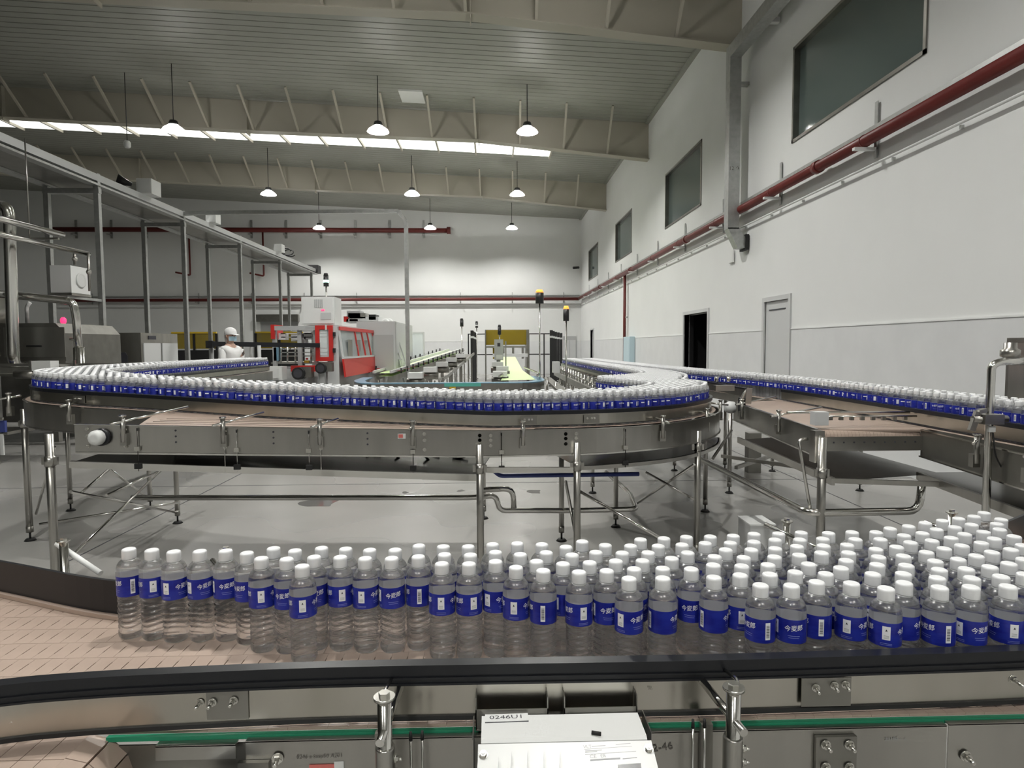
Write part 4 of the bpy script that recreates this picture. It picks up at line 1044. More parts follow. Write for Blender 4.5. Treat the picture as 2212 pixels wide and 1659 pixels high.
# near guide of the wall conveyor
g = [PZ(1492, 826, 1.12)[:2], PZ(1560, 838, 1.12)[:2], PZ(1612, 848, 1.12)[:2]]
m = MB(); m.sheet(g, 1.075, 1.15, .01); m.build('guide_plate', 'steel', rc)
m = MB(); m.sheet([(p[0], p[1] - .01) for p in g], 1.15, 1.165, .03); m.build('guide_rail', 'black_plastic', rc)
near_side = RNEAR[RNEAR[:, 1] < 6.05]
guide(near_side, -.013, rc, rh); guide(RFAR, .013, rc, rh)
far_n = RNEAR[RNEAR[:, 1] > 7.9]; guide(far_n, -.013, rc, rh, (.016, .06, .08))
for i, (x, y, a) in enumerate(((2.22, 5.55, 20), (2.12, 4.6, 15), (2.60, 3.3, 40), (2.55, 2.9, 30))): small_post(x - .03, y, rc, rh, math.radians(a), .38 if i < 2 else .12)
# swing bracket and shaft cover at the far corner of the broad belt
q = PY(1588, 880, 5.7); m = MB(); m.lathe([(.03, 0), (.052, .01), (.055, .05), (.04, .09), (.02, .095)], (0, 0, 0), 12); Rx = np.array([[0, 0, -1], [0, 1, 0], [1, 0, 0]]); m.v = [tuple(Rx @ np.array(v) + q) for v in m.v]; m.build('shaft_cover', 'white_plastic', rc)
m = MB(); m.box(q + [.06, 0, 0], (.03, .1, .17)); m.build('shaft_flange', 'black_plastic', rc)
m = MB(); m.tube([PY(1598, 875, 5.6), PY(1605, 853, 5.6), PY(1617, 838, 5.6)], .012, 8, .05); m.build('bent_rod', 'steel_polished', rc)
m = MB(); m.bar(PY(1619, 838, 5.55), PY(1616, 872, 5.55), .05, .012); m.build('bracket_arm', 'steel', rc)
q = PY(1563, 838, 6.4); m = MB(); m.box(q, (.19, .09, .055)); m.build('bracket_box', 'steel', rc)
for px in (1548, 1574): q = PY(px, 824, 6.4); MB().cyl(q, q + [0, 0, .05], .02, 10).build('roller', 'steel_polished', rc)
# drip trough below
t0, t1 = PY(1595, 950, 5.6), PY(1800, 1040, 3.85)
m = MB(); m.bar(t0, t1, .02, .05); m.build('trough_rail', 'steel', rc)
m = MB(); m.add([t0, t1, t1 + [.75, .1, .02], t0 + [.6, .1, .02]], [(0, 1, 2, 3)]); m.build('trough', 'tray_steel', rc)
m = MB(); m.bar(PY(1795, 1038, 3.85), PY(2212, 1052, 3.6), .02, .03); m.build('trough_rail', 'steel', rc)
m = MB(); m.add([(2.7, 3.95, .78), (2.5, 2.3, .78), (3.15, 2.3, .78), (3.15, 3.95, .78)], [(0, 1, 2, 3)]); m.build('trough', 'tray_steel', rc)
m = MB(); m.bar((2.7, 3.95, .76), (2.5, 2.3, .76), .02, .05); m.build('trough_rail', 'steel', rc)
m = MB(); m.bar((2.75, 3.6, .52), (2.6, 2.2, .52), .03, .12); m.build('white_rail', 'white_paint', rc)
# legs and floor frame of tube
q = PY(1777, 945, 3.86); tube_leg(q[0], 3.86, q[2], rc, .026, q[2] - .22)
for px, py in ((1575, 1065), (1668, 1018), (1857, 1060)): q = PZ(px, py, 0); tube_leg(q[0], q[1], .9, rc, .022)
for x, y in ((2.95, 8), (2.6, 11), (2.5, 14), (2.3, 8), (2.1, 11), (2.1, 14)): tube_leg(x, y, .9, rc, .022)
m = MB(); m.tube([PY(1500, 985, 5.9), PY(1745, 1108, 3.86), PY(1985, 1104, 3.86), PY(1992, 1040, 3.86)], .024, 12, .08); m.build('floor_frame', 'steel_polished', rc)
m = MB(); m.tube([PY(1745, 948, 3.95), PY(1725, 950, 3.95), PY(1750, 1098, 3.88)], .010, 8, .03); m.build('stay_rod', 'steel_polished', rc)
m = MB(); m.cyl(PY(1540, 990, 5.0), PY(1580, 930, 5.6), .012, 8); m.build('brace', 'steel_dark', rc)
m = MB(); m.bar(PY(1560, 985, 6.1), PY(1720, 1008, 5.2), .03, .03); m.build('brace', 'steel_dark', rc); m = MB(); m.bar(PY(1590, 1010, 5.6), PY(1665, 985, 6.2), .03, .03); m.build('brace', 'steel_dark', rc)
m = MB(); q = PZ(1630, 1022, 0); m.bx(q[0] - .08, q[0] + .08, q[1], q[1] + .12, 0, .5); m.build('pedestal', 'steel_dark', rc)
# white junction box standing on the floor
q = PZ(1640, 1215, 0); jb = thing('junction_box', 'small pale grey box standing on the floor behind the front conveyor', 'box', (q[0], q[1], 0))
m = MB(); z = PY(1640, 1135, q[1])[2]; m.bx(q[0] - .09, q[0] + .09, q[1] - .05, q[1] + .18, 0, .29); m.build('case', 'light_grey_paint', jb); MB().bx(q[0] - .095, q[0] + .095, q[1] - .055, q[1] + .185, .29, .30).build('lid', 'white_paint', jb)
# spray head on a pipe in front of the wall conveyor
sp = thing('spray_pipe', 'upright stainless spray pipe with elbow and valve beside the wall conveyor', 'pipe', (*PY(2140, 1060, 3.2)[:2], 0))
q0 = PY(2132, 1075, 3.2); pipe([(q0[0], 3.2, 0), PY(2137, 900, 3.2), PY(2142, 790, 3.2), PY(2160, 781, 3.2), PY(2230, 781, 3.2)], .019, 'steel_polished', 'pipe_run', sp, .05)
q = PY(2138, 905, 3.18); m = MB(); m.box(q, (.10, .07, .05)); m.cyl(q + [-.09, 0, 0], q + [.09, 0, 0], .018, 10); m.build('valve_body', 'steel', sp)
m = MB(); m.bar(PY(2098, 930, 3.18), PY(2112, 890, 3.18), .03, .02); m.bar(PY(2112, 890, 3.18), PY(2128, 886, 3.18), .03, .02); m.build('valve_lever', 'steel', sp)
m = MB(); q = PY(2142, 927, 3.17); m.box(q, (.035, .01, .03)); m.build('valve_tag', 'white_plastic', sp)
m = MB(); m.tube([PY(2145, 935, 3.17), PY(2150, 985, 3.17), PY(2168, 1018, 3.17)], .004, 6, .03); m.build('cable', 'rubber', sp)
# steel cabinet on the right wall side
a = PX(2175, 735, 4.2); cb = thing('steel_cabinet', 'tall brushed steel cabinet behind the wall conveyor at the picture edge', 'cabinet', (4.6, a[1] - .4, 0))
yc = PX(2175, 735, 4.2)[1]; m = MB(); m.bx(4.2, 4.95, yc - 1.1, yc, .7, PX(2175, 730, 4.2)[2]); m.build('case', 'steel_dark', cb)
m = MB(); m.bx(4.19, 4.2, yc - .5, yc - .04, .75, 1.6); m.build('door', 'steel', cb)
for y in (yc - .1, yc - 1.0):
    MB().bx(4.3, 4.36, y - .03, y + .03, 0, .7).build('leg', 'steel_dark', cb)
m = MB(); q = PY(2182, 765, 3.25); m.lathe([(.03, -.02), (.045, -.01), (.045, .02), (.03, .03), (.03, .06)], q, 14); m.build('pipe_union', 'steel', sp)
# ================================================================== pipes, trays and fittings on the walls
fp = thing('fire_pipe', 'dark red fire main on brackets along the right wall', 'pipe', (4.83, 18, 4.22))
m = MB(); m.tube([(4.83, -2, 4.22), (4.83, 35.86, 4.22)], .078, 14); m.build('pipe_run', 'fire_red', fp)
for y in (3.0, 9.45, 15.9, 22.3, 28.7): MB().cyl((4.83, y, 4.22), (4.83, y + .12, 4.22), .094, 14).build('coupling', 'fire_red', fp)
y = 2.8
while y < 35.5:
    m = MB(); m.bx(4.68, 4.979, y - .03, y + .03, 4.10, 4.135); b_ = m.build('bracket', 'white_paint', fp)
    m = MB(); m.bx(4.965, 4.979, y - .03, y + .03, 4.0, 4.72); m.build('bracket_plate', 'galvanised', b_)
    MB().cyl((4.83, y - .012, 4.22), (4.83, y + .012, 4.22), .083, 14).build('pipe_strap', 'fire_red', b_); y += 2.75
ct = thing('cable_tray', 'thin galvanised cable tray fixed above the red fire main', 'cable tray', (4.93, 18, 4.36))
for dx in (4.88, 4.97): MB().bx(dx - .004, dx + .004, -2, 36, 4.335, 4.385).build('tray_rail', 'galvanised', ct)
MB().bx(4.88, 4.97, -2, 36, 4.335, 4.34).build('tray_base', 'steel_dark', ct)
cd = thing('conduit', 'thin white conduit clipped to the right wall under the fire main', 'conduit', (4.95, 18, 3.9))
m = MB(); m.tube([(4.93, -2, 3.92), (4.93, 36.0, 3.90)], .018, 8); m.build('conduit_run', 'white_paint', cd)
y = 1.0
while y < 35: MB().bx(4.945, 4.979, y - .015, y + .015, 3.86, 3.90).build('clip', 'galvanised', cd); y += 1.15
rp = thing('riser_pipe', 'slim dark red riser pipe dropping down the right wall', 'pipe', (4.9, 23.65, 0)); MB().cyl((4.88, 23.65, .9), (4.88, 23.65, 4.2), .055, 10).build('pipe_run', 'fire_red', rp)
MB().bx(4.86, 4.979, 23.6, 23.7, 2.6, 2.66).build('bracket', 'galvanised', rp)
hb = thing('hydrant_box', 'pale blue hydrant box on the right wall beside the red riser', 'wall box', (4.85, 22.9, .9)); MB().bx(4.8, 4.979, 22.35, 23.45, .85, 1.9).build('case', 'pale_blue', hb); MB().bx(4.79, 4.8, 22.42, 23.38, .92, 1.83).build('door', 'pale_blue', hb)
wp = tag(MB().bx(4.95, 4.979, 13.15, 13.4, 3.3, 3.55).build('wall_plate', 'white_paint'), 'small square white plate on the right wall below the steel duct', 'wall plate')
# folded duct
du = thing('cable_duct', 'square galvanised cable duct running along and down the right wall', 'duct', (4.7, 12.55, 5.5))
m = MB(); m.bx(4.58, 4.80, 12.45, 12.67, 3.85, 7.1); m.build('duct_drop', 'galvanised', du)
m = MB(); m.bx(4.58, 4.80, 4.979, 12.67, 7.1, 7.34); m.build('duct_run', 'galvanised', du)
m = MB(); m.prism([(4.58, 3.87), (4.80, 3.87), (4.92, 3.70), (4.92, 3.48), (4.78, 3.48)], 'y', 12.45, 12.67); m.build('duct_elbow', 'galvanised', du)
m = MB(); m.bx(4.92, 4.979, 12.4, 12.72, 3.44, 3.74); m.build('duct_seal', 'rubber', du)
for z in (6.6, 4.25): MB().bx(4.80, 4.979, 12.5, 12.62, z, z + .06).build('bracket', 'galvanised', du)
MB().bx(4.80, 4.979, 11.2, 11.3, 7.14, 7.22).build('bracket', 'light_grey_paint', du)
q = PX(1622, 370, 4.58); flat = text_mesh('12 \u2191', .10) ; me = bpy.data.meshes.new('lettering'); me.from_pydata([(x + 4.69, 12.447, z_y + 5.0) for x, z_y, _ in flat[0]], [], flat[1]); me.materials.append(MAT['pencil']); link('lettering', me, du)
# back wall
bp2 = thing('fire_pipe', 'dark red fire main running level across the back wall', 'pipe', (-6, 36, 4.17))
m = MB(); m.tube([(4.83, 35.9, 4.2), (-24, 35.9, 4.2)], .085, 12); m.build('pipe_run', 'fire_red', bp2)
x = 4.0
while x > -24: m = MB(); m.bx(x - .03, x + .03, 35.75, 36.179, 4.05, 4.09); m.bx(x - .02, x + .02, 36.15, 36.179, 4.0, 4.6); m.build('bracket', 'galvanised', bp2); x -= 2.9
cd2 = thing('conduit', 'thin pale conduit under the fire main on the back wall', 'conduit', (-6, 36.1, 3.82)); MB().tube([(4.95, 36.1, 3.85), (-24, 36.1, 3.82)], .022, 8).build('conduit_run', 'white_paint', cd2)
ct2 = thing('cable_tray', 'thin grey cable tray above the fire main on the back wall', 'cable tray', (-6, 36.1, 4.45)); MB().bx(-24, 4.9, 36.08, 36.18, 4.40, 4.44).build('tray_base', 'galvanised', ct2)
vp = thing('vent_pipe', 'dark brown vent pipe with flanged end high on the back wall', 'pipe', (-12, 35.8, 8.0))
m = MB(); m.tube([(-24, 35.75, 8.02), (-2.45, 35.75, 7.96)], .13, 12); m.build('pipe_run', 'fire_red', vp); MB().cyl((-2.5, 35.75, 7.96), (-2.3, 35.75, 7.96), .19, 14).build('end_flange', 'fire_red', vp)
for x in np.arange(-3.8, -23, -1.9): m = MB(); m.bx(x - .06, x + .06, 35.75, 36.179, 7.75, 7.8); m.bx(x - .06, x + .06, 36.14, 36.179, 7.6, 8.6); m.build('bracket', 'galvanised', vp)
for x, z in ((-16.6, 5.55), (-12.6, 5.5)):
    m = MB(); m.tube([(x, 35.9, 7.95), (x, 35.9, z), (x - .7, 35.7, z + .15)], .05, 8, .1); m.build('drop_pipe', 'fire_red', vp)
for x, y, z, nm in ((4.78, 36.0, 5.95, 'small white security camera on a bracket in the back corner'),):
    sc_ = thing('security_camera', nm, 'camera', (x, y, z)); MB().cyl((x, 36.179, z), (x, 35.95, z), .03, 8).build('arm', 'white_paint', sc_); MB().cyl((x + .05, 35.95, z), (x - .28, 35.8, z - .04), .07, 12).build('housing', 'black_metal', sc_)
hc = thing('security_camera', 'small white camera hanging on a thin rod under the roof beam', 'camera', (*PY(275, 300, 19)[:2], 7.6)); q = PY(275, 312, 19)
MB().cyl(q + [0, 0, .1], (q[0], 19, zc(q[0]) - .02), .012, 6).build('rod', 'black_metal', hc); MB().lathe([(.06, -.1), (.09, -.06), (.09, .06), (.06, .1)], q, 12).build('housing', 'white_plastic', hc)
# small notices, marks
# ---------------------------------------------------------------- overhead tray on posts at the left
gt = thing('overhead_gantry', 'long overhead tray carried on pairs of tall square steel posts', 'gantry', (-8.5, 18, 0))
YG = (6.9, 10.5, 13.4, 17.0, 20.7, 24.5, 28.7)
for y in YG:
    for x in (-8.0, -9.0):
        MB().bx(x - .048, x + .048, y - .048, y + .048, 0, 5.12).build('post', 'galvanised', gt)
    MB().bx(-9.06, -7.94, y - .05, y + .05, 4.72, 4.82).build('cross_bar', 'galvanised', gt)
for x in (-8.0, -9.0):
    MB().bx(x - .05, x + .05, 3, 29.4, 4.96, 5.10).build('side_rail', 'light_grey_paint', gt); MB().bx(x - .09, x + .09, 3, 29.4, 4.86, 4.90).build('flange_rail', 'galvanised', gt)
MB().bx(-8.97, -8.03, 3, 29.4, 4.905, 4.925).build('tray_base', 'steel_dark', gt)
m = MB(); m.box((-8.3, 29.5, 5.1), (.9, .5, .35)); m.build('end_drive', 'black_metal', gt)
# branch duct that leaves the gantry and drops to the wrapping machine
br = thing('cable_duct', 'thin overhead duct branching off the gantry and dropping to the wrapper', 'duct', (-5, 17, 5.2))
q0, q1, q2 = PY(418, 464, 17), PY(860, 456, 17), PY(877, 478, 17); z0 = q0[2]
m = MB(); m.bar((-8.0, 17, 5.05), q0 + [.25, 0, .05], .10, .09); m.bar(q0 + [.25, 0, .05], q1, .10, .09); m.build('duct_run', 'galvanised', br)
m = MB(); m.bar(q1, q2, .10, .10); m.build('duct_elbow', 'galvanised', br); m = MB(); m.bar(q2, (q2[0], 17, 0), .10, .10); m.build('duct_drop', 'galvanised', br)
# control boxes on the gantry
for (px, py, Y, w, nm) in ((297, 417, 15.2, .42, 'white control box with a black loudspeaker on the overhead gantry'), (462, 489, 18.6, .34, 'small white control box alone on the overhead gantry'), (602, 548, 24.2, .36, 'white control box beside a coil of black cable on the overhead gantry')):
    q = PY(px, py, Y); b_ = thing('control_box', nm, 'box', (-7.9, Y, 5.1)); MB().box((-7.9, Y, 5.1 + w * .4), (w * .8, w, w * .8)).build('case', 'white_paint', b_); MB().box((-7.9, Y - w * .51, 5.1 + w * .4), (w * .7, .01, w * .7)).build('door', 'white_plastic', b_)
    if px == 297: m = MB(); m.cyl((-8.2, Y - .15, 5.3), (-8.45, Y - .3, 5.38), .05, 12, .14); m.build('speaker_horn', 'black_metal', b_)
    if px == 602: m = MB(); m.tube([(-7.9 + .2 * math.cos(t), Y + .7 + .05 * t, 5.25 + .12 * math.sin(t)) for t in np.linspace(0, 12, 40)], .025, 6); m.build('cable_coil', 'rubber', b_)
# ---------------------------------------------------------------- plant at the far left
tk = thing('tunnel_machine', 'low stainless tunnel machine with sloped end and red lamp', 'machine', (-9, 11.6, 0))
m = MB(); m.prism([(-12, 0.35), (-7.2, .35), (-7.2, 1.85), (-7.35, 2.02), (-12, 2.02)], 'y', 11.0, 12.6); m.build('body', 'steel_dark', tk)
for x in (-11.2, -10.0, -8.8, -7.7): MB().bx(x - .5, x + .5, 10.985, 11.0, 1.45, 1.95).build('panel', 'steel', tk); MB().bx(x - .5, x + .5, 10.985, 11.0, .5, 1.38).build('panel', 'steel_dark', tk); MB().bx(x - .12, x + .12, 10.96, 10.985, 1.62, 1.65).build('handle', 'black_metal', tk)
for x in (-11.5, -9.6, -7.5): MB().bx(x - .05, x + .05, 11.1, 11.2, 0, .35).build('leg', 'steel', tk)
q = PY(137, 699, 11.3); MB().lathe([(.03, -.06), (.045, -.03), (.045, .02), (.02, .05)], (q[0], 11.3, 2.08), 12).build('lamp', 'red_lamp', tk)
m = MB(); m.lathe([(.02, 0), (.32, .03), (.36, .22), (.30, .5), (.06, .62)], (-8.9, 11.6, 2.0), 18); m.build('dome', 'steel', tk)
for x, h in ((-7.95, .30), (-8.25, .2)): m = MB(); m.tube([(x, 11.2, 2.0), (x, 11.2, 2.0 + h), (x + .06, 11.2, 2.0 + h + .08)], .03, 8, .04); m.build('nozzle', 'white_plastic', tk)
pl2 = thing('process_pipe', 'thick upright stainless pipe with a rounded elbow at the far left', 'pipe', (-6.9, 9, 0))
m = MB(); m.tube([PY(-60, 446, 10.3), PY(14, 446, 10.3), PY(20, 470, 10.3), (PY(28, 760, 10.3)[0], 10.3, 1.3), (PY(28, 760, 10.3)[0], 11.02, 1.3)], .085, 12, .18); m.build('pipe_run', 'steel_polished', pl2)
pl3 = thing('process_pipe', 'stainless pipe bending down beside the tunnel machine', 'pipe', (-7.1, 10.8, 0))
m = MB(); m.tube([PY(-40, 632, 10.6), PY(35, 638, 10.6), PY(158, 651, 10.8), PY(165, 690, 10.8), PY(172, 790, 10.8)], .062, 12, .1); m.build('pipe_run', 'steel_polished', pl3); q = PY(172, 790, 10.8)
m = MB(); m.cyl((q[0], 10.8, 0), q + [0, 0, .3], .085, 12); m.build('pipe_sleeve', 'steel_polished', pl3); m = MB(); m.cyl(PY(150, 732, 10.75), PY(170, 735, 10.8), .02, 8); m.build('branch', 'steel_polished', pl3)
pl4 = thing('process_pipe', 'pair of horizontal stainless pipes on a hanging rack by the white fan', 'pipe', (-7, 10, 3.3))
m = MB(); m.tube([(-7, 7.5, 3.44), (-7, 10.75, 3.44)], .05, 10); m.build('pipe_run', 'steel_polished', pl4); m = MB(); m.tube([(-7, 7.5, 3.22), (-7, 11.4, 3.22)], .045, 10); m.build('pipe_run', 'steel_polished', pl4)
for y in (8.6, 10.5): m = MB(); m.bar((-7.4, y, 3.34), (-6.9, y, 3.34), .04, .03); m.build('rack_bar', 'steel', pl4); MB().cyl((-7.35, y, 3.34), (-7.35, y, 4.9), .012, 6).build('rack_rod', 'steel', pl4)
MB().bar((-7.35, 8.6, 4.9), (-8.0, 8.6, 4.9), .04, .04).build('rack_arm', 'steel', pl4)
for (px, y0, y1) in ((169, 548, 574), (198, 548, 630)):
    q = PY(px, y0, 11.4); m = MB(); m.cyl((q[0], 11.3, q[2]), (q[0], 11.3, PY(px, y1, 11.4)[2]), .022, 8); dp = m.build('drop_pipe', 'steel', pl4)
    z = PY(px, (y0 + y1) / 2, 11.4)[2]; MB().lathe([(.03, -.04), (.045, 0), (.03, .04)], (q[0], 11.3, z), 10).build('valve', 'steel_polished', dp)
fan = thing('fan_box', 'white box fan unit with round outlet hanging beside the gantry', 'fan', (-7.9, 12.2, 2.6))
a, b = PY(110, 632, 12), PY(152, 573, 12); x0, x1, z0_, z1_ = a[0], b[0], a[2], b[2]
hol = [(x1, 12.25, z0_ + .3)]
m = MB(); m.bx(x0, x1, 12, 12.55, z0_, z1_); m.build('case', 'white_paint', fan); MB().bx(x0 - .01, x1 + .01, 11.99, 12.56, z0_ - .05, z0_ - .005).build('base_frame', 'steel', fan)
m = MB(); zc2 = (z0_ + z1_) / 2; Ry = np.array([[0, 0, 1], [0, 1, 0], [-1, 0, 0]])
m.lathe([(.10, -.002), (.135, .0), (.14, .02), (.12, .025), (.10, .015)], (0, 0, 0), 24); m.v = [tuple(Ry @ np.array(v) + [x1, 12.27, zc2]) for v in m.v]; m.build('outlet_ring', 'white_plastic', fan)
m = MB(); m.cyl((x1 + .001, 12.27, zc2), (x1 + .012, 12.27, zc2), .10, 20); m.build('outlet', 'ink', fan)
m = MB(); m.bar(((x0 + x1) / 2, 12.2, z0_ - .05), (-8.0, 12.2, z0_ - .05), .06, .05); m.bar((-8.0, 12.2, z0_ - .05), (-8.0, 13.4, z0_ - .05), .06, .05); m.build('support_arm', 'galvanised', fan)
# plain stainless conveyor behind the bend, and a low one beneath it
lc = thing('steel_conveyor', 'empty stainless conveyor with side rails in front of the tunnel machine', 'conveyor', (-8, 9.6, 0))
for z, h in ((1.34, .03), (1.24, .08)):
    for y in (9.4, 9.85): MB().bx(-12, -5.45, y - .01, y + .01, z, z + h).build('side_rail', 'steel', lc)
MB().bx(-12, -5.45, 9.42, 9.83, 1.2, 1.23).build('belt', 'steel_dark', lc)
for x in np.arange(-11.6, -5.4, .62): MB().bx(x - .015, x + .015, 9.36, 9.39, 1.2, 1.42).build('rail_post', 'steel_polished', lc)
for x in (-11, -9.2, -7.5, -5.7):
    for y in (9.45, 9.8): MB().cyl((x, y, 0), (x, y, 1.2), .025, 10).build('leg', 'steel', lc)
for x in (-11, -9.2): m = MB(); m.bar((x, 9.4, .25), (x + 1.75, 9.4, .95), .03, .03); m.build('brace', 'steel', lc)
q = PY(98, 790, 9.3); wm = thing('drive_unit', 'white motor drive box on the empty stainless conveyor', 'drive box', (q[0], 9.3, 1.25)); MB().box((q[0], 9.3, q[2]), (.26, .18, .14)).build('body', 'white_plastic', wm); MB().cyl((q[0] - .12, 9.3, q[2] - .12), (q[0] - .42, 9.3, q[2] - .12), .06, 12).build('motor_case', 'steel_dark', wm)
l2 = thing('low_conveyor', 'low conveyor with blue liner and white side panels under the bend', 'conveyor', (-8, 9.2, 0))
for i in range(4): MB().bx(-10.3 + i * .88, -9.44 + i * .88, 9.0, 9.02, .12, .42).build('side_panel', 'white_paint', l2)
MB().bx(-10.3, -6.75, 8.98, 9.02, .44, .60).build('liner', 'blue_liner', l2); MB().bx(-10.3, -6.75, 9.02, 9.6, .40, .44).build('bed', 'steel', l2); MB().bx(-10.3, -6.75, 8.94, 8.97, .62, .65).build('rail', 'steel_polished', l2)
for x in (-10, -8.4, -6.85): MB().cyl((x, 8.95, 0), (x, 8.95, .62), .03, 10).build('leg', 'steel', l2)
# ================================================================== machines in the middle distance
cb2 = thing('door_cabinet', 'stainless cabinet with two handled doors and a dark arched opening', 'cabinet', (-7.9, 14.7, 0))
MB().bx(-8.3, -7.57, 14.0, 15.6, 0, 1.92).build('case', 'steel', cb2)
m = MB(); m.prism([(-8.02, 1.0), (-7.86, 1.0), (-7.86, 1.42), (-7.90, 1.50), (-7.98, 1.50), (-8.02, 1.42)], 'y', 13.985, 14.0); m.build('arch_opening', 'ink', cb2)
for y0 in (14.08, 14.86):
    d = MB().bx(-7.57, -7.55, y0, y0 + .70, .15, 1.70).build('door', 'light_grey_paint', cb2)
    MB().bx(-7.55, -7.53, y0 + (.58 if y0 < 14.5 else .08), y0 + (.64 if y0 < 14.5 else .14), 1.1, 1.24).build('handle', 'ink', d)
MB().bx(-7.57, -7.555, 14.3, 14.6, 1.78, 1.86).build('name_plate', 'ink', cb2)
# amber guards further back
for x0, x1, Y in ((-11.6, -10.0, 23.5), (-8.6, -6.9, 23.5)):
    g = thing('guard_screen', 'amber machine guard on black posts behind the %s' % ('door cabinet' if x0 < -9 else 'wrapping machine'), 'guard', ((x0 + x1) / 2, Y, 0))
    for x in (x0, (x0 + x1) / 2, x1): MB().bx(x - .04, x + .04, Y - .04, Y + .04, 0, 2.1).build('post', 'black_metal', g)
    MB().bx(x0, x1, Y - .01, Y + .01, 1.55, 2.1).build('amber_panel', 'amber_panel', g); MB().bx(x0, x1, Y - .04, Y + .04, 2.1, 2.16).build('top_rail', 'yellow_paint', g); MB().bx(x0, x1, Y - .008, Y + .008, .2, 1.5).build('mesh_panel', 'black_metal', g)
# dark machine row at the left back
dm = thing('dark_machine', 'dark unlit machine row standing before the shuttered opening', 'machine', (-12, 20, 0))
for i, (x, w, h) in enumerate(((-13.6, 1.2, 1.7), (-12.2, 1.0, 1.9), (-11.1, .8, 1.6))): MB().bx(x, x + w, 19.6, 20.6, 0, h).build('module', 'steel_dark', dm); MB().bx(x + .1, x + w - .1, 19.58, 19.6, .7, h - .15).build('panel', 'black_metal', dm)

# ---------------------------------------------------------------- wrapping machine
wm = thing('wrapping_machine', 'red and grey shrink wrapping machine with glazed hoods and a white control cabinet', 'machine', (-4, 14.5, 0))
Y0 = 13.5
def P(px, py, Y=Y0): return PY(px, py, Y)
# control cabinet
a, b = P(652, 702), P(722, 641); MB().bx(a[0], b[0], Y0, Y0 + .6, a[2], b[2]).build('cabinet', 'white_paint', wm); cab = [o for o in bpy.data.objects if o.name.startswith('cabinet')][-1]
MB().bx(a[0] + .03, b[0] - .03, Y0 - .012, Y0, a[2] + .03, b[2] - .03).build('cabinet_door', 'white_paint', wm)
for k in range(5): x = P(680 + k * 3.8, 660)[0]; MB().bx(x, x + .022, Y0 - .02, Y0 - .012, P(0, 667)[2], P(0, 649)[2]).build('vent_slot', 'grey_paint', wm)
MB().bx(P(679, 0)[0], P(686, 0)[0], Y0 - .02, Y0 - .012, P(0, 674)[2], P(0, 671)[2]).build('display', 'red_lamp', wm); MB().bx(P(678, 0)[0], P(701, 0)[0], Y0 - .02, Y0 - .012, P(0, 693)[2], P(0, 678)[2]).build('filter', 'light_grey_paint', wm)
# signal tower on the cabinet
def tower(px, ytop, ybase, Y, label, top='black_metal', lamp=None, zbase=None, capmat=None, w=.055):
    q0, q1 = PY(px, ybase, Y), PY(px, ytop, Y); x = q0[0]; zb_ = zbase if zbase is not None else q0[2]
    t = thing('signal_tower', label, 'signal light', (x, Y, zb_)); L = q1[2] - zb_
    MB().cyl((x, Y, zb_), (x, Y, q1[2] - .2), .016, 8).build('pole', 'steel_polished', t); MB().cyl((x, Y, q1[2] - .26), (x, Y, q1[2] - .04), w, 12).build('stack', top, t)
    MB().cyl((x, Y, q1[2] - .04), (x, Y, q1[2] + .02), w, 12, w * .7).build('cap', capmat or 'black_metal', t)
    if lamp: MB().lathe([(w * .9, -.03), (w * 1.15, 0), (w * .9, .05)], (x, Y, q1[2] - .16), 12).build('lamp', lamp, t)
    return t
tower(705, 592, 641, Y0 + .3, 'signal tower with a lit green lamp on the white cabinet', lamp='green_lamp')
# infeed frame
zt1 = P(0, 707)[2]
MB().bx(P(575, 0)[0], P(684, 0)[0], Y0 - .05, Y0 + .05, zt1 - .09, zt1).build('top_beam', 'grey_paint', wm); MB().bx(P(575, 0)[0], P(684, 0)[0], Y0 + 1.1, Y0 + 1.2, zt1 - .09, zt1).build('top_beam', 'grey_paint', wm)
MB().bx(P(567, 0)[0], P(575, 0)[0], Y0 - .06, Y0 + .5, P(0, 735)[2], P(0, 704)[2]).build('end_guard', 'red_paint', wm)
for px in (572, 628, 664): MB().bx(P(px, 0)[0] - .04, P(px, 0)[0] + .04, Y0, Y0 + .08, 0, zt1 - .09).build('upright', 'grey_paint', wm)
for py, m_ in ((722, 'white_paint'), (730, 'steel_polished'), (755, 'steel_polished'), (764, 'white_paint'), (772, 'steel')): MB().bx(P(580, 0)[0], P(684, 0)[0], Y0 + .2, Y0 + .24, P(0, py + 2)[2], P(0, py)[2]).build('cross_rail', m_, wm)
for px in (592, 607, 621, 638, 650, 672): m = MB(); m.cyl(P(px, 785, Y0 + .1), P(px, 745, Y0 + .1), .02, 8); m.build('guide_rod', 'steel_polished', wm)
for px, py in ((640, 730), (612, 727), (655, 735), (668, 726)): MB().box(P(px, py, Y0 + .3), (.16, .2, .14)).build('actuator', 'light_grey_paint', wm)
MB().box(P(597, 765, Y0 + .05), (.08, .1, .28)).build('cable_bundle', 'blue_rail', wm)
MB().box(P(663, 781, Y0 - .02), (.10, .08, .05)).build('stop_button_base', 'yellow_paint', wm); MB().cyl(P(663, 777, Y0 - .02), P(663, 773, Y0 - .02), .025, 10).build('stop_button', 'red_paint', wm)
MB().bx(P(560, 0)[0], P(690, 0)[0], Y0 + .1, Y0 + 1.0, P(0, 790)[2], P(0, 786)[2]).build('infeed_deck', 'steel', wm)
MB().bx(P(614, 0)[0], P(684, 0)[0], Y0 - .2, Y0 - .1, P(0, 806)[2], P(0, 793)[2]).build('base_beam', 'red_paint', wm)
MB().bx(P(560, 0)[0], P(712, 0)[0], Y0 + .1, Y0 + 1.2, 0.1, P(0, 800)[2]).build('base', 'grey_paint', wm)
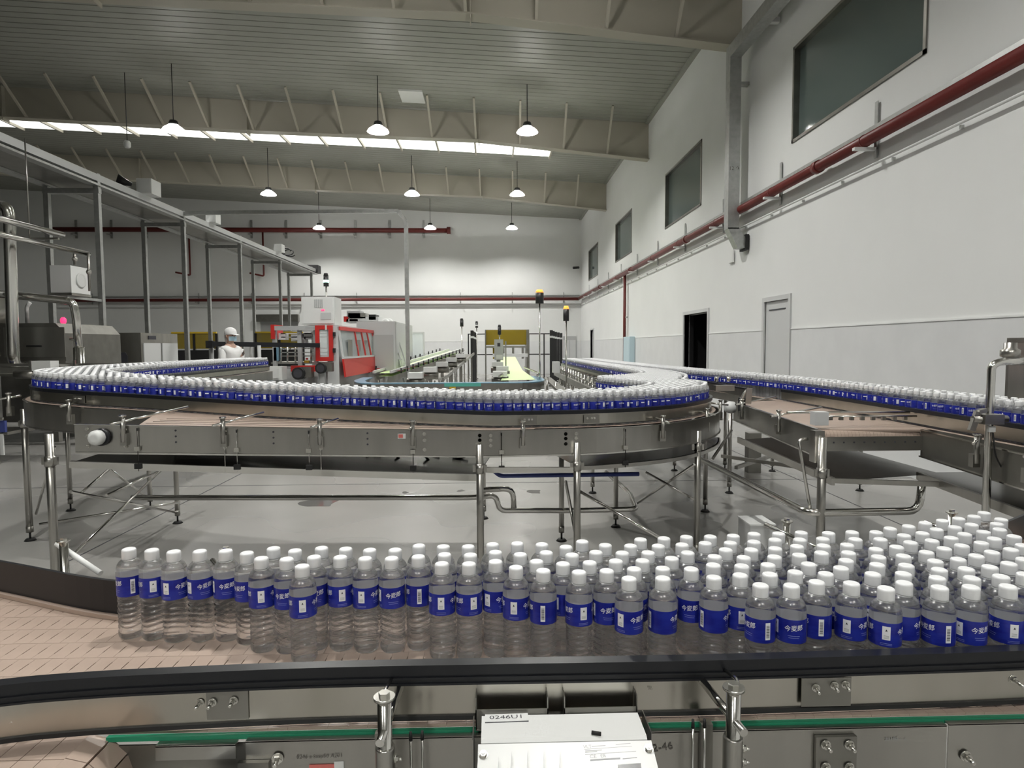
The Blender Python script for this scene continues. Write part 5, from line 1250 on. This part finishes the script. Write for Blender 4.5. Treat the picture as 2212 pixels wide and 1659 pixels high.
# long black infeed arm
ba = P(450, 740, 12.4); bb = P(690, 744, 13.4); m = MB(); m.bar(P(455, 743, 12.4), P(690, 746, 13.4), .10, .09); m.build('black_arm', 'black_plastic', wm); MB().box(P(454, 744, 12.4), (.12, .12, .14)).build('arm_head', 'black_metal', wm)
for px in (478, 510, 545): Yp = 12.4 + (px - 450) / 240; m = MB(); m.tube([P(px, 742, Yp - .05), P(px - 3, 750, Yp - .06), P(px - 4, 775, Yp)], .022, 8, .05); m.build('arm_bracket', 'white_paint', wm); 
for px in (458, 560): q = P(px, 760, 12.5); MB().cyl((q[0], 12.5, 0), (q[0], 12.5, P(px, 746, 12.5)[2]), .035, 8).build('arm_post', 'grey_paint', wm)
# red glazed door
def framed(x0, x1, z0, z1, Y, t, e, fm, gm, nm, parent):
    m = MB(); m.bx(x0, x1, Y - t, Y, z0, z0 + e); m.bx(x0, x1, Y - t, Y, z1 - e, z1); m.bx(x0, x0 + e, Y - t, Y, z0 + e, z1 - e); m.bx(x1 - e, x1, Y - t, Y, z0 + e, z1 - e)
    o = m.build(nm, fm, parent); MB().bx(x0 + e, x1 - e, Y - t * .6, Y - t * .4, z0 + e, z1 - e).build('pane', gm, o); return o
a, b = P(684, 780), P(720, 703); dr = framed(a[0], b[0], a[2], b[2], Y0 - .02, .05, .085, 'red_paint', 'clear_panel', 'glazed_door', wm)
for py in (722, 757): MB().box(P(722, py, Y0 - .05), (.05, .06, .09)).build('door_hinge', 'black_metal', dr)
MB().bx(P(688, 0)[0], P(692, 0)[0], Y0 - .075, Y0 - .07, P(0, 716)[2], P(0, 704)[2]).build('sticker', 'white_plastic', dr)
# grey housing and red glazed hood on the right side (plane leaning outwards)
xa, xb_ = P(722, 0)[0], P(742, 0)[0]
m = MB(); m.prism([(Y0, 0), (Y0 + 3.1, 0), (Y0 + 3.1, 2.05), (Y0, 2.05)], 'x', xa - .30, xa - .06); m.build('housing', 'light_grey_paint', wm)
T0, T1 = PY(729, 706, Y0), PX(803, 714, PY(729, 706, Y0)[0] + .1); B0, B1 = PY(744, 815, Y0 - .05), PX(820, 800, PY(744, 815, Y0 - .05)[0] + .02)
def hoodpt(u, v):   # u along the machine, v from top to bottom
    return (1 - v) * ((1 - u) * T0 + u * T1) + v * ((1 - u) * B0 + u * B1)
def hoodquad(u0, u1, v0, v1, t, nm, mat, parent):
    c = [hoodpt(u0, v0), hoodpt(u1, v0), hoodpt(u1, v1), hoodpt(u0, v1)]; n = np.cross(c[1] - c[0], c[3] - c[0]); n /= np.linalg.norm(n); n = n if n[0] > 0 else -n
    m = MB(); m.add([p for p in c] + [p + n * t for p in c], [(3, 2, 1, 0), (4, 5, 6, 7), (0, 1, 5, 4), (1, 2, 6, 5), (2, 3, 7, 6), (3, 0, 4, 7)]); return m.build(nm, mat, parent)
hd = hoodquad(0, 1, .62, 1.0, .04, 'hood_skirt', 'red_paint', wm)
hoodquad(0, 1, 0, .07, .05, 'hood_rail', 'red_paint', wm); hoodquad(0, 1, .60, .64, .05, 'hood_rail', 'light_grey_paint', wm)
for u in (0, .40, .60, .78, .97): hoodquad(u, u + .022, .0, .62, .03, 'hood_post', 'red_paint' if u not in (0,) else 'light_grey_paint', wm)
for u0, u1 in ((.03, .40), (.43, .60), (.63, .78), (.81, .97)): hoodquad(u0, u1, .07, .60, .012, 'pane', 'clear_panel', wm)
for k in range(3): MB().bx(xa + .02, xa + .03, Y0 + .5 + k * .9, Y0 + .9 + k * .9, 1.35, 1.75).build('inner_panel', 'steel', wm)
# heat tunnel, roof gear and stair behind
MB().bx(-3.55, -2.55, 16.8, 20.4, .2, 2.25).build('tunnel', 'light_grey_paint', wm); MB().bx(-3.5, -2.6, 16.75, 16.8, .9, 1.9).build('tunnel_mouth', 'grey_paint', wm)
for py, px, w, h, m_ in ((690, 790, .75, .12, 'light_grey_paint'), (683, 775, .45, .14, 'steel'), (686, 808, .18, .14, 'black_metal'), (694, 765, .3, .1, 'grey_paint'), (679, 768, .35, .16, 'grey_paint'), (690, 752, .12, .14, 'red_paint')): MB().box(PY(px, py, 17.2), (w, .5, h)).build('roof_unit', m_, wm)
st = thing('stair', 'light grey step ladder with hoop handrails leaning behind the wrapper', 'ladder', (-2.3, 17.5, 0))
for dx in (0, .28):
    m = MB(); m.tube([PY(870 + dx * 30, 790, 17.2 + dx), PY(838 + dx * 30, 690, 17.4 + dx), PY(828 + dx * 30, 690, 17.5 + dx), PY(818 + dx * 30, 712, 17.6 + dx)], .022, 8, .12); m.build('handrail', 'white_paint', st)
for k in range(6): q = PY(872 - k * 6, 790 - k * 14, 17.35); MB().box(q, (.1, .32, .03)).build('tread', 'light_grey_paint', st)
m = MB(); m.bar((PY(872, 0, 17.35)[0] + .03, 17.35, 0), PY(842, 712, 17.35), .05, .05); m.build('stringer', 'light_grey_paint', st)
# motors under the infeed
for (px, py, s_, lab) in ((650, 806, .30, 'black geared motor with round fan cover under the red beam'), (697, 795, .26, 'upright black motor at the foot of the red door')):
    mo = thing('gear_motor', lab, 'motor', tuple(PY(px, py, 13.2))); q = PY(px, py, 13.2); MB().cyl(q + [0, -s_ * .7, 0], q + [0, s_ * .4, 0], s_ * .42, 16).build('motor_case', 'black_metal', mo); MB().box(q + [s_ * .5, 0, .02], (s_ * .6, s_ * .7, s_ * .7)).build('gear_case', 'steel_dark', mo)
    MB().cyl(q + [0, -s_ * .72, 0], q + [0, -s_ * .70, 0], s_ * .30, 16).build('fan_cover', 'ink', mo); MB().bx(q[0] - .05, q[0] + .05, 13.15, 13.25, 0, q[2] - s_ * .3).build('stand', 'grey_paint', mo)
q = PY(593, 808, 13.0); wd = thing('drive_unit', 'white motor drive box beside the black geared motor', 'drive box', (q[0], 13, 0)); MB().box(q + [0, 0, .02], (.40, .3, .27)).build('body', 'white_plastic', wd); MB().box(q + [.05, -.16, .02], (.2, .02, .2)).build('lid', 'white_plastic', wd); MB().bx(q[0] - .05, q[0] + .05, 12.95, 13.05, 0, q[2] - .1).build('stand', 'grey_paint', wd)

# ---------------------------------------------------------------- pack conveyors with lime belts
bc = thing('pack_conveyor', 'curved pack conveyor with blue rim and lime green belts', 'conveyor', (-.8, 12.8, 0))
zb2 = .90
L0, R0 = PZ(783, 818, zb2), PZ(1166, 815, zb2); fr = PZ(960, 827, zb2)[1]
rim = spline([(L0[0] - .1, 14.6), (L0[0], 13.2), (L0[0] + .35, fr + .12), (L0[0] + .9, fr), (R0[0] - .8, fr), (R0[0] - .25, fr + .15), (R0[0], fr + .75), (R0[0] + .02, 14.6)], .1)
m = MB(); m.sheet(rim, zb2 - .26, zb2 - .015, .02); m.build('skirt_plate', 'steel_dark', bc)
m = MB(); m.sheet(offset(rim, .10), zb2 - .02, zb2, .22); m.build('blue_rim', 'blue_rail', bc)
m = MB(); m.sheet(rim[(rim[:, 0] > -1.0) & (rim[:, 0] < -.2) & (rim[:, 1] < fr + .1)] - np.array([0, .012]), zb2 - .07, zb2 - .01, .012); m.build('teal_guard', 'teal_strip', bc)
q = PZ(968, 836, zb2); MB().box((q[0], fr - .03, zb2 - .10), (.12, .03, .05)).build('sensor', 'yellow_paint', bc)
for x in np.linspace(L0[0] + .8, R0[0] - .5, 7): MB().cyl((x, fr - .012, zb2 - .12), (x, fr - .02, zb2 - .12), .015, 8).build('bolt', 'zinc_bolt', bc)
for x in (L0[0] + .5, -.9, R0[0] - .5): MB().bx(x - .03, x + .03, fr + .1, fr + .16, 0, zb2 - .2).build('leg', 'steel_dark', bc)
# right lime belt going back
m = MB(); m.add([(.15, 12.7, zb2 + .012), (.86, 12.9, zb2 + .012), (.80, 17.5, zb2 + .03), (.35, 17.5, zb2 + .03)], [(0, 1, 2, 3)]); m.build('lime_belt', 'lime_belt', bc)
m = MB(); m.add([(.35, 17.5, zb2 + .03), (.80, 17.5, zb2 + .03), (.9, 26, 1.15), (.1, 26, 1.15)], [(0, 1, 2, 3)]); m.build('lime_belt', 'lime_belt', bc)
m = MB(); m.tube([(.12, 12.75, zb2 + .09), (.3, 14.5, zb2 + .1), (.28, 17.5, zb2 + .1)], .025, 8); m.build('guide_rail', 'steel_polished', bc); m = MB(); m.tube([(.9, 12.95, zb2 + .09), (.98, 14.0, zb2 + .1), (.86, 17.5, zb2 + .1)], .025, 8); m.build('guide_rail', 'steel_polished', bc)
# left lime belt rising to the back
a0, a1 = PZ(832, 806, .93), PY(982, 758, 23.5)
dirv = (a1 - a0); side = np.array([dirv[1], -dirv[0], 0]); side /= np.linalg.norm(side)
def ramp(t, s, dz=0.0): return a0 + dirv * t + side * s + np.array([0, 0, dz])
m = MB(); m.add([ramp(0, -.16), ramp(0, .16), ramp(1, .16), ramp(1, -.16)], [(0, 1, 2, 3)]); m.add([ramp(0, -.16, -.08), ramp(0, .16, -.08), ramp(1, .16, -.08), ramp(1, -.16, -.08)], [(3, 2, 1, 0)]); m.build('lime_belt', 'lime_belt', bc)
for s_ in (-.22, .22): m = MB(); m.bar(ramp(-.03, s_, .05), ramp(1, s_, .05), .05, .06); m.build('guide_rail', 'light_grey_paint', bc); m = MB(); m.bar(ramp(0, s_ * 1.2, -.12), ramp(1, s_ * 1.2, -.12), .03, .14); m.build('side_plate', 'steel', bc)
for k in range(15):
    t = k / 15
    for s_ in (-.42, .42): m = MB(); m.cyl(ramp(t, s_, .0), ramp(t, s_, .13), .022, 6); m.build('knob_post', 'black_metal', bc); m = MB(); m.bar(ramp(t, s_ * .62, .06), ramp(t, s_ * 1.15, .06), .03, .02); m.build('guide_arm', 'steel_polished', bc)
for t in (.08, .3, .5, .7, .9):
    for s_ in (-.4, .4): p = ramp(t, s_, -.1); MB().cyl((p[0], p[1], 0), p, .03, 8).build('leg', 'steel', bc)
# second ramp to its right with motors
b0, b1 = PZ(940, 820, .75), PY(1012, 764, 24)
for s_ in (-.2, .2): m = MB(); m.bar(b0 + [s_, 0, 0], b1 + [s_, 0, 0], .05, .08); m.build('chute_rail', 'steel', bc)
m = MB(); m.add([b0 + [-.2, 0, -.02], b0 + [.2, 0, -.02], b1 + [.2, 0, -.02], b1 + [-.2, 0, -.02]], [(0, 1, 2, 3)]); m.build('chute', 'steel_dark', bc)
for t in (.15, .3, .45, .6, .75, .9): p = b0 + (b1 - b0) * t; MB().bx(p[0] - .22, p[0] - .18, p[1], p[1] + .04, 0, p[2]).build('leg', 'steel', bc); MB().bx(p[0] + .18, p[0] + .22, p[1], p[1] + .04, 0, p[2]).build('leg', 'steel', bc)
k = 0
for px, py, Y in ((898, 815, 13.4), (930, 802, 15), (955, 790, 17), (975, 780, 19), (995, 771, 21), (1080, 812, 13.6), (1085, 800, 15.5), (1075, 790, 17)):
    q = PY(px, py, Y); mo = thing('drive_unit', 'grey drive motor with white top beside the lime green belts', 'drive box', (q[0], Y, 0), 'drive motors beside the lime belts')
    MB().box(q + [0, 0, .04], (.30, .3, .12)).build('body', 'white_plastic', mo); MB().cyl(q + [-.18, 0, -.10], q + [.18, 0, -.10], .09, 12).build('motor_case', 'steel_dark', mo); MB().bx(q[0] - .04, q[0] + .04, Y, Y + .06, 0, q[2] - .1).build('stand', 'steel', mo)
# palletiser cell behind: black fence, amber hood, control pillar
pc = thing('palletizer', 'palletizer with amber tinted hood and steel frame behind black posts', 'machine', (.3, 29.5, 0))
a, b = PY(1050, 745, 29), PY(1137, 712, 29); MB().bx(a[0], b[0], 29, 29.04, a[2], b[2]).build('amber_panel', 'amber_panel', pc); MB().bx(a[0], b[0], 30.4, 30.44, a[2], b[2]).build('amber_panel', 'amber_panel', pc)
MB().bx(a[0], b[0], 28.9, 30.5, a[2] - .14, a[2] - .05).build('beam', 'steel', pc); MB().bx(b[0], b[0] + .12, 28.9, 30.5, 0, b[2]).build('side_frame', 'steel_dark', pc); MB().bx(a[0] - .05, a[0], 28.9, 30.5, 0, b[2]).build('side_frame', 'steel_dark', pc)
for x in np.linspace(a[0] + .3, b[0] - .2, 4): MB().bx(x, x + .1, 29.4, 29.6, 1.0, a[2] - .1).build('press_post', 'yellow_paint' if x < 0 else 'steel', pc)
MB().bx(a[0] + .3, b[0], 28.0, 28.9, 1.1, 1.25).build('table', 'light_grey_paint', pc)
for i, (px, Y) in enumerate(((1020, 25), (1022, 26.5), (1024.5, 28), (1026.5, 29.5), (1028, 31), (1191, 25), (1195, 26.5), (1200, 28), (1206, 29.5), (1212, 31))):
    x = PY(px, 760, Y)[0]; f_ = thing('guard_post', 'tall black guard post in the row %s' % ('left of the palletizer' if px < 1100 else 'right of the palletizer'), 'guard post', (x, Y, 0), 'black guard posts by the palletizer')
    MB().bx(x - .06, x + .06, Y - .05, Y + .05, 0, 2.2).build('post', 'black_metal', f_); MB().bx(x - .10, x + .10, Y - .08, Y + .08, 0, .04).build('base_plate', 'black_metal', f_); MB().bx(x - .07, x + .07, Y - .055, Y - .05, 1.9, 1.98).build('reflector', 'light_grey_paint', f_)
fb = thing('fence_rail', 'thin black fence frame crossing behind the palletizer', 'fence', (1, 31.3, 0))
for z in (2.15, 1.15): MB().bx(-1.2, 3.3, 31.28, 31.32, z, z + .05).build('rail', 'black_metal', fb)
for x in (-1.2, .2, 1.75, 2.5): MB().bx(x - .03, x + .03, 31.28, 31.32, 0, 2.2).build('post', 'black_metal', fb)
cp = thing('control_pillar', 'grey control pillar with a dark switch before the amber hood', 'control box', (.1, 18, 0)); a, b = PY(1068, 778, 18), PY(1087, 733, 18)
MB().bx(a[0], b[0], 18, 18.2, a[2], b[2]).build('case', 'grey_paint', cp); MB().bx((a[0] + b[0]) / 2 - .04, (a[0] + b[0]) / 2 + .04, 17.99, 18, b[2] - .2, b[2] - .1).build('switch', 'ink', cp); MB().bx(a[0] + .05, b[0] - .02, 17.99, 18, a[2] + .03, a[2] + .15).build('notice', 'white_plastic', cp); MB().cyl(((a[0] + b[0]) / 2, 18.1, 0), ((a[0] + b[0]) / 2, 18.1, a[2]), .05, 10).build('stand', 'grey_paint', cp); MB().bx(b[0] + .05, b[0] + .09, 18, 18.05, .9, b[2] - .05).build('side_post', 'steel', cp)
tower(1166, 628, 812, 13.2, 'tall signal tower with amber top beside the blue rimmed conveyor', capmat='amber_lamp', zbase=0.0, w=.085)
tower(1223, 663, 800, 11.8, 'slim signal tower with lit amber top beside the winding conveyor', capmat='amber_lamp', zbase=0.0, w=.055)
tower(998, 689, 760, 22, 'slim dark signal tower above the rising lime belt', zbase=0.0, w=.06)
tower(1030, 695, 740, 27.5, 'signal tower with a white lit ring among the left guard posts', lamp='white_plastic', zbase=0.0, w=.06)
tower(1079, 703, 735, 18.1, 'dark signal tower standing on the grey control pillar', w=.05)
# clear screen right of the stair
sc2 = thing('clear_screen', 'pale clear plastic screen in a light frame behind the stair', 'screen', (-3, 20.8, 0)); a, b = PY(882, 790, 20.8), PY(917, 717, 20.8); framed(a[0], b[0], 0.3, b[2], 20.8, .04, .05, 'light_grey_paint', 'clear_panel', 'screen_frame', sc2)
for x in (a[0] + .03, b[0] - .03): MB().bx(x - .03, x + .03, 20.75, 20.82, 0, .3).build('leg', 'light_grey_paint', sc2)
# open steel legs and side lane left of the winding conveyor's far end
s2 = thing('transfer_conveyor', 'narrow steel transfer conveyor with many guide posts beside the far bottles', 'conveyor', (1.4, 10.5, 0))
m = MB(); m.bar((1.42, 8.2, .93), (1.5, 15.5, .93), .05, .10); m.build('side_rail', 'steel', s2); m = MB(); m.bar((1.15, 9.2, .80), (1.32, 15.5, .80), .16, .05); m.build('return_rail', 'steel_dark', s2)
for k in range(16): y = 8.3 + k * .46; x = 1.42 + .011 * k; m = MB(); m.cyl((x, y, .7), (x, y, 1.13), .018, 8); po = m.build('guide_post', 'steel', s2); MB().cyl((x - .1, y, 1.06), (x + .26, y, 1.08), .01, 6).build('clamp_rod', 'steel_polished', po)
for y in (8.3, 10.2, 12.2, 14.2):
    for x in (1.2, 1.5): MB().cyl((x, y, 0), (x, y, .9), .025, 8).build('leg', 'steel', s2)
q = PY(1201, 793, 11.5); MB().box(q, (.12, .2, .2)).build('drive_box', 'white_plastic', s2)

# ---------------------------------------------------------------- worker
wk = thing('person', 'person in white cap, blue face mask and white coat standing behind the black arm', 'person', (0, 0, 0))
bx0 = PY(497, 740, 12.0)[0]; FT = .14
stp = thing('work_platform', 'low steel work platform under the person behind the black arm', 'platform', (bx0, 12, 0)); MB().bx(bx0 - .5, bx0 + .5, 11.7, 12.35, FT - .03, FT).build('deck', 'steel_dark', stp)
for x in (bx0 - .45, bx0 + .45):
    for y in (11.75, 12.3): MB().bx(x - .03, x + .03, y - .03, y + .03, 0, FT - .03).build('leg', 'steel_dark', stp)
def skin_figure(nm, nodes, edges, mat, parent, lev=2, root=0):
    me = bpy.data.meshes.new(nm); me.from_pydata([n[0] for n in nodes], edges, []); o = bpy.data.objects.new(nm, me); COL.objects.link(o)
    sk_ = o.modifiers.new('skin', 'SKIN'); sk_.use_smooth_shade = True; sub = o.modifiers.new('sub', 'SUBSURF'); sub.levels = lev; sub.render_levels = lev
    for i, v in enumerate(me.skin_vertices[0].data): v.radius = (nodes[i][1], nodes[i][2] if len(nodes[i]) > 2 else nodes[i][1]); v.use_root = (i == root)
    bpy.context.view_layer.update(); m2 = bpy.data.meshes.new_from_object(o.evaluated_get(bpy.context.evaluated_depsgraph_get())); bpy.data.objects.remove(o); m2.materials.clear(); m2.materials.append(MAT[mat])
    for p in m2.polygons: p.use_smooth = True
    return link(nm, m2, parent)
# local frame: +x is the facing direction (towards the wrapper), figure 1.72 m tall
def body_nodes(g):
    N = [((0, 0, .95), .13 + g), ((0, 0, 1.12), .125 + g), ((.01, 0, 1.30), .14 + g), ((0, 0, 1.42), .10 + g), ((.005, 0, 1.50), .052 + g * .5), ((.02, 0, 1.56), .055), ((.03, 0, 1.62), .085, .075), ((.02, 0, 1.70), .075, .07)]
    E = [(0, 1), (1, 2), (2, 3), (3, 4), (4, 5), (5, 6), (6, 7)]
    for s in (-1, 1):
        b = len(N); N += [((0, s * .17, 1.39), .062 + g), ((.05, s * .22, 1.13), .045 + g), ((.26, s * .20, 1.06), .035 + g * .8), ((.34, s * .19, 1.06), .028, .042)]; E += [(3, b), (b, b + 1), (b + 1, b + 2), (b + 2, b + 3)]
        for k in range(5):
            f = len(N); dy = (k - 2) * .018 * s
            if k == 0: N += [((.35, s * .19 - s * .045, 1.065), .010), ((.385, s * .19 - s * .06, 1.06), .009)]
            else: N += [((.40, s * .19 + dy, 1.055), .0095), ((.43, s * .19 + dy, 1.035), .0085), ((.438, s * .19 + dy, 1.01), .008)]
            E += [(b + 3, f), (f, f + 1)] + ([(f + 1, f + 2)] if k else [])
        l = len(N); N += [((0, s * .09, .86), .088 + g), ((.015, s * .095, .48), .058 + g), ((-.01, s * .10, .10), .042 + g), ((.12, s * .105, .035), .04, .03)]; E += [(0, l), (l, l + 1), (l + 1, l + 2), (l + 2, l + 3)]
    return N, E
N, E = body_nodes(0.0); skin_figure('body', N, E, 'skin', wk)
def coat_nodes():
    N = [((0, 0, .92), .165), ((0, 0, 1.12), .155), ((.01, 0, 1.30), .16), ((0, 0, 1.42), .12), ((.0, 0, 1.475), .075)]; E = [(0, 1), (1, 2), (2, 3), (3, 4)]
    for s in (-1, 1): b = len(N); N += [((0, s * .18, 1.39), .078), ((.05, s * .225, 1.13), .064), ((.25, s * .20, 1.06), .052)]; E += [(3, b), (b, b + 1), (b + 1, b + 2)]
    return N, E
skin_figure('coat', *coat_nodes(), 'cloth_white', wk)
Nn = [((0, 0, .90), .16)]; Ee = []
for s in (-1, 1): l = len(Nn); Nn += [((0, s * .09, .84), .105), ((.015, s * .095, .48), .075), ((-.01, s * .10, .11), .062)]; Ee += [(0, l), (l, l + 1), (l + 1, l + 2)]
skin_figure('trousers', Nn, Ee, 'cloth_white', wk)
m = MB(); m.lathe([(.102, 0), (.108, .02), (.106, .06), (.085, .105), (.045, .13), (.004, .137)], (.015, 0, 1.655), 20); m.add([(.09, -.075, 1.672), (.09, .075, 1.672), (.17, .06, 1.655), (.195, 0, 1.652), (.17, -.06, 1.655), (.09, -.075, 1.664), (.09, .075, 1.664), (.17, .06, 1.647), (.195, 0, 1.644), (.17, -.06, 1.647)], [(0, 4, 3, 2, 1), (5, 6, 7, 8, 9), (0, 5, 9, 4), (4, 9, 8, 3), (3, 8, 7, 2), (2, 7, 6, 1), (1, 6, 5, 0)]); m.build('cap', 'cloth_white', wk)
m = MB(); th = np.linspace(math.radians(105), math.radians(255), 12); vv = [(-.004 + r * math.cos(t), r * math.sin(t), 1.655 + z) for r, z in ((.07, -.15), (.088, -.09), (.096, -.05), (.098, .012)) for t in th]
m.add(vv, [(r * 12 + c, r * 12 + c + 1, (r + 1) * 12 + c + 1, (r + 1) * 12 + c) for r in range(3) for c in range(11)], True); m.build('hood', 'cloth_white', wk)
m = MB()
grid = [(x, y, z) for z in (1.545, 1.575, 1.605, 1.625) for x, y in ((.055, -.078), (.105, -.055), (.128 if 1.55 < z < 1.62 else .115, 0), (.105, .055), (.055, .078))]
m.add(grid, [(r * 5 + c, r * 5 + c + 1, (r + 1) * 5 + c + 1, (r + 1) * 5 + c) for r in range(3) for c in range(4)], True); m.build('face_mask', 'mask_blue', wk)
for s in (-1, 1):
    m = MB(); m.lathe([(.001, -.008), (.010, -.004), (.011, 0), (.010, .004), (.001, .008)], (.100, s * .035, 1.645), 8); m.build('eye', 'hair', wk); m = MB(); m.bar((.098, s * .02, 1.662), (.090, s * .055, 1.662), .006, .005); m.build('eyebrow', 'hair', wk)
    m = MB(); m.lathe([(.004, -.03), (.016, -.015), (.018, .01), (.006, .028)], (.02, s * .088, 1.63), 8); m.build('ear', 'skin', wk)
wk.location = (bx0, 12.0, FT); wk.rotation_euler.z = math.radians(-25); wk.scale = (1.02, 1.02, 1.02)
for ch in wk.children: ch.matrix_parent_inverse = Matrix.Identity(4)
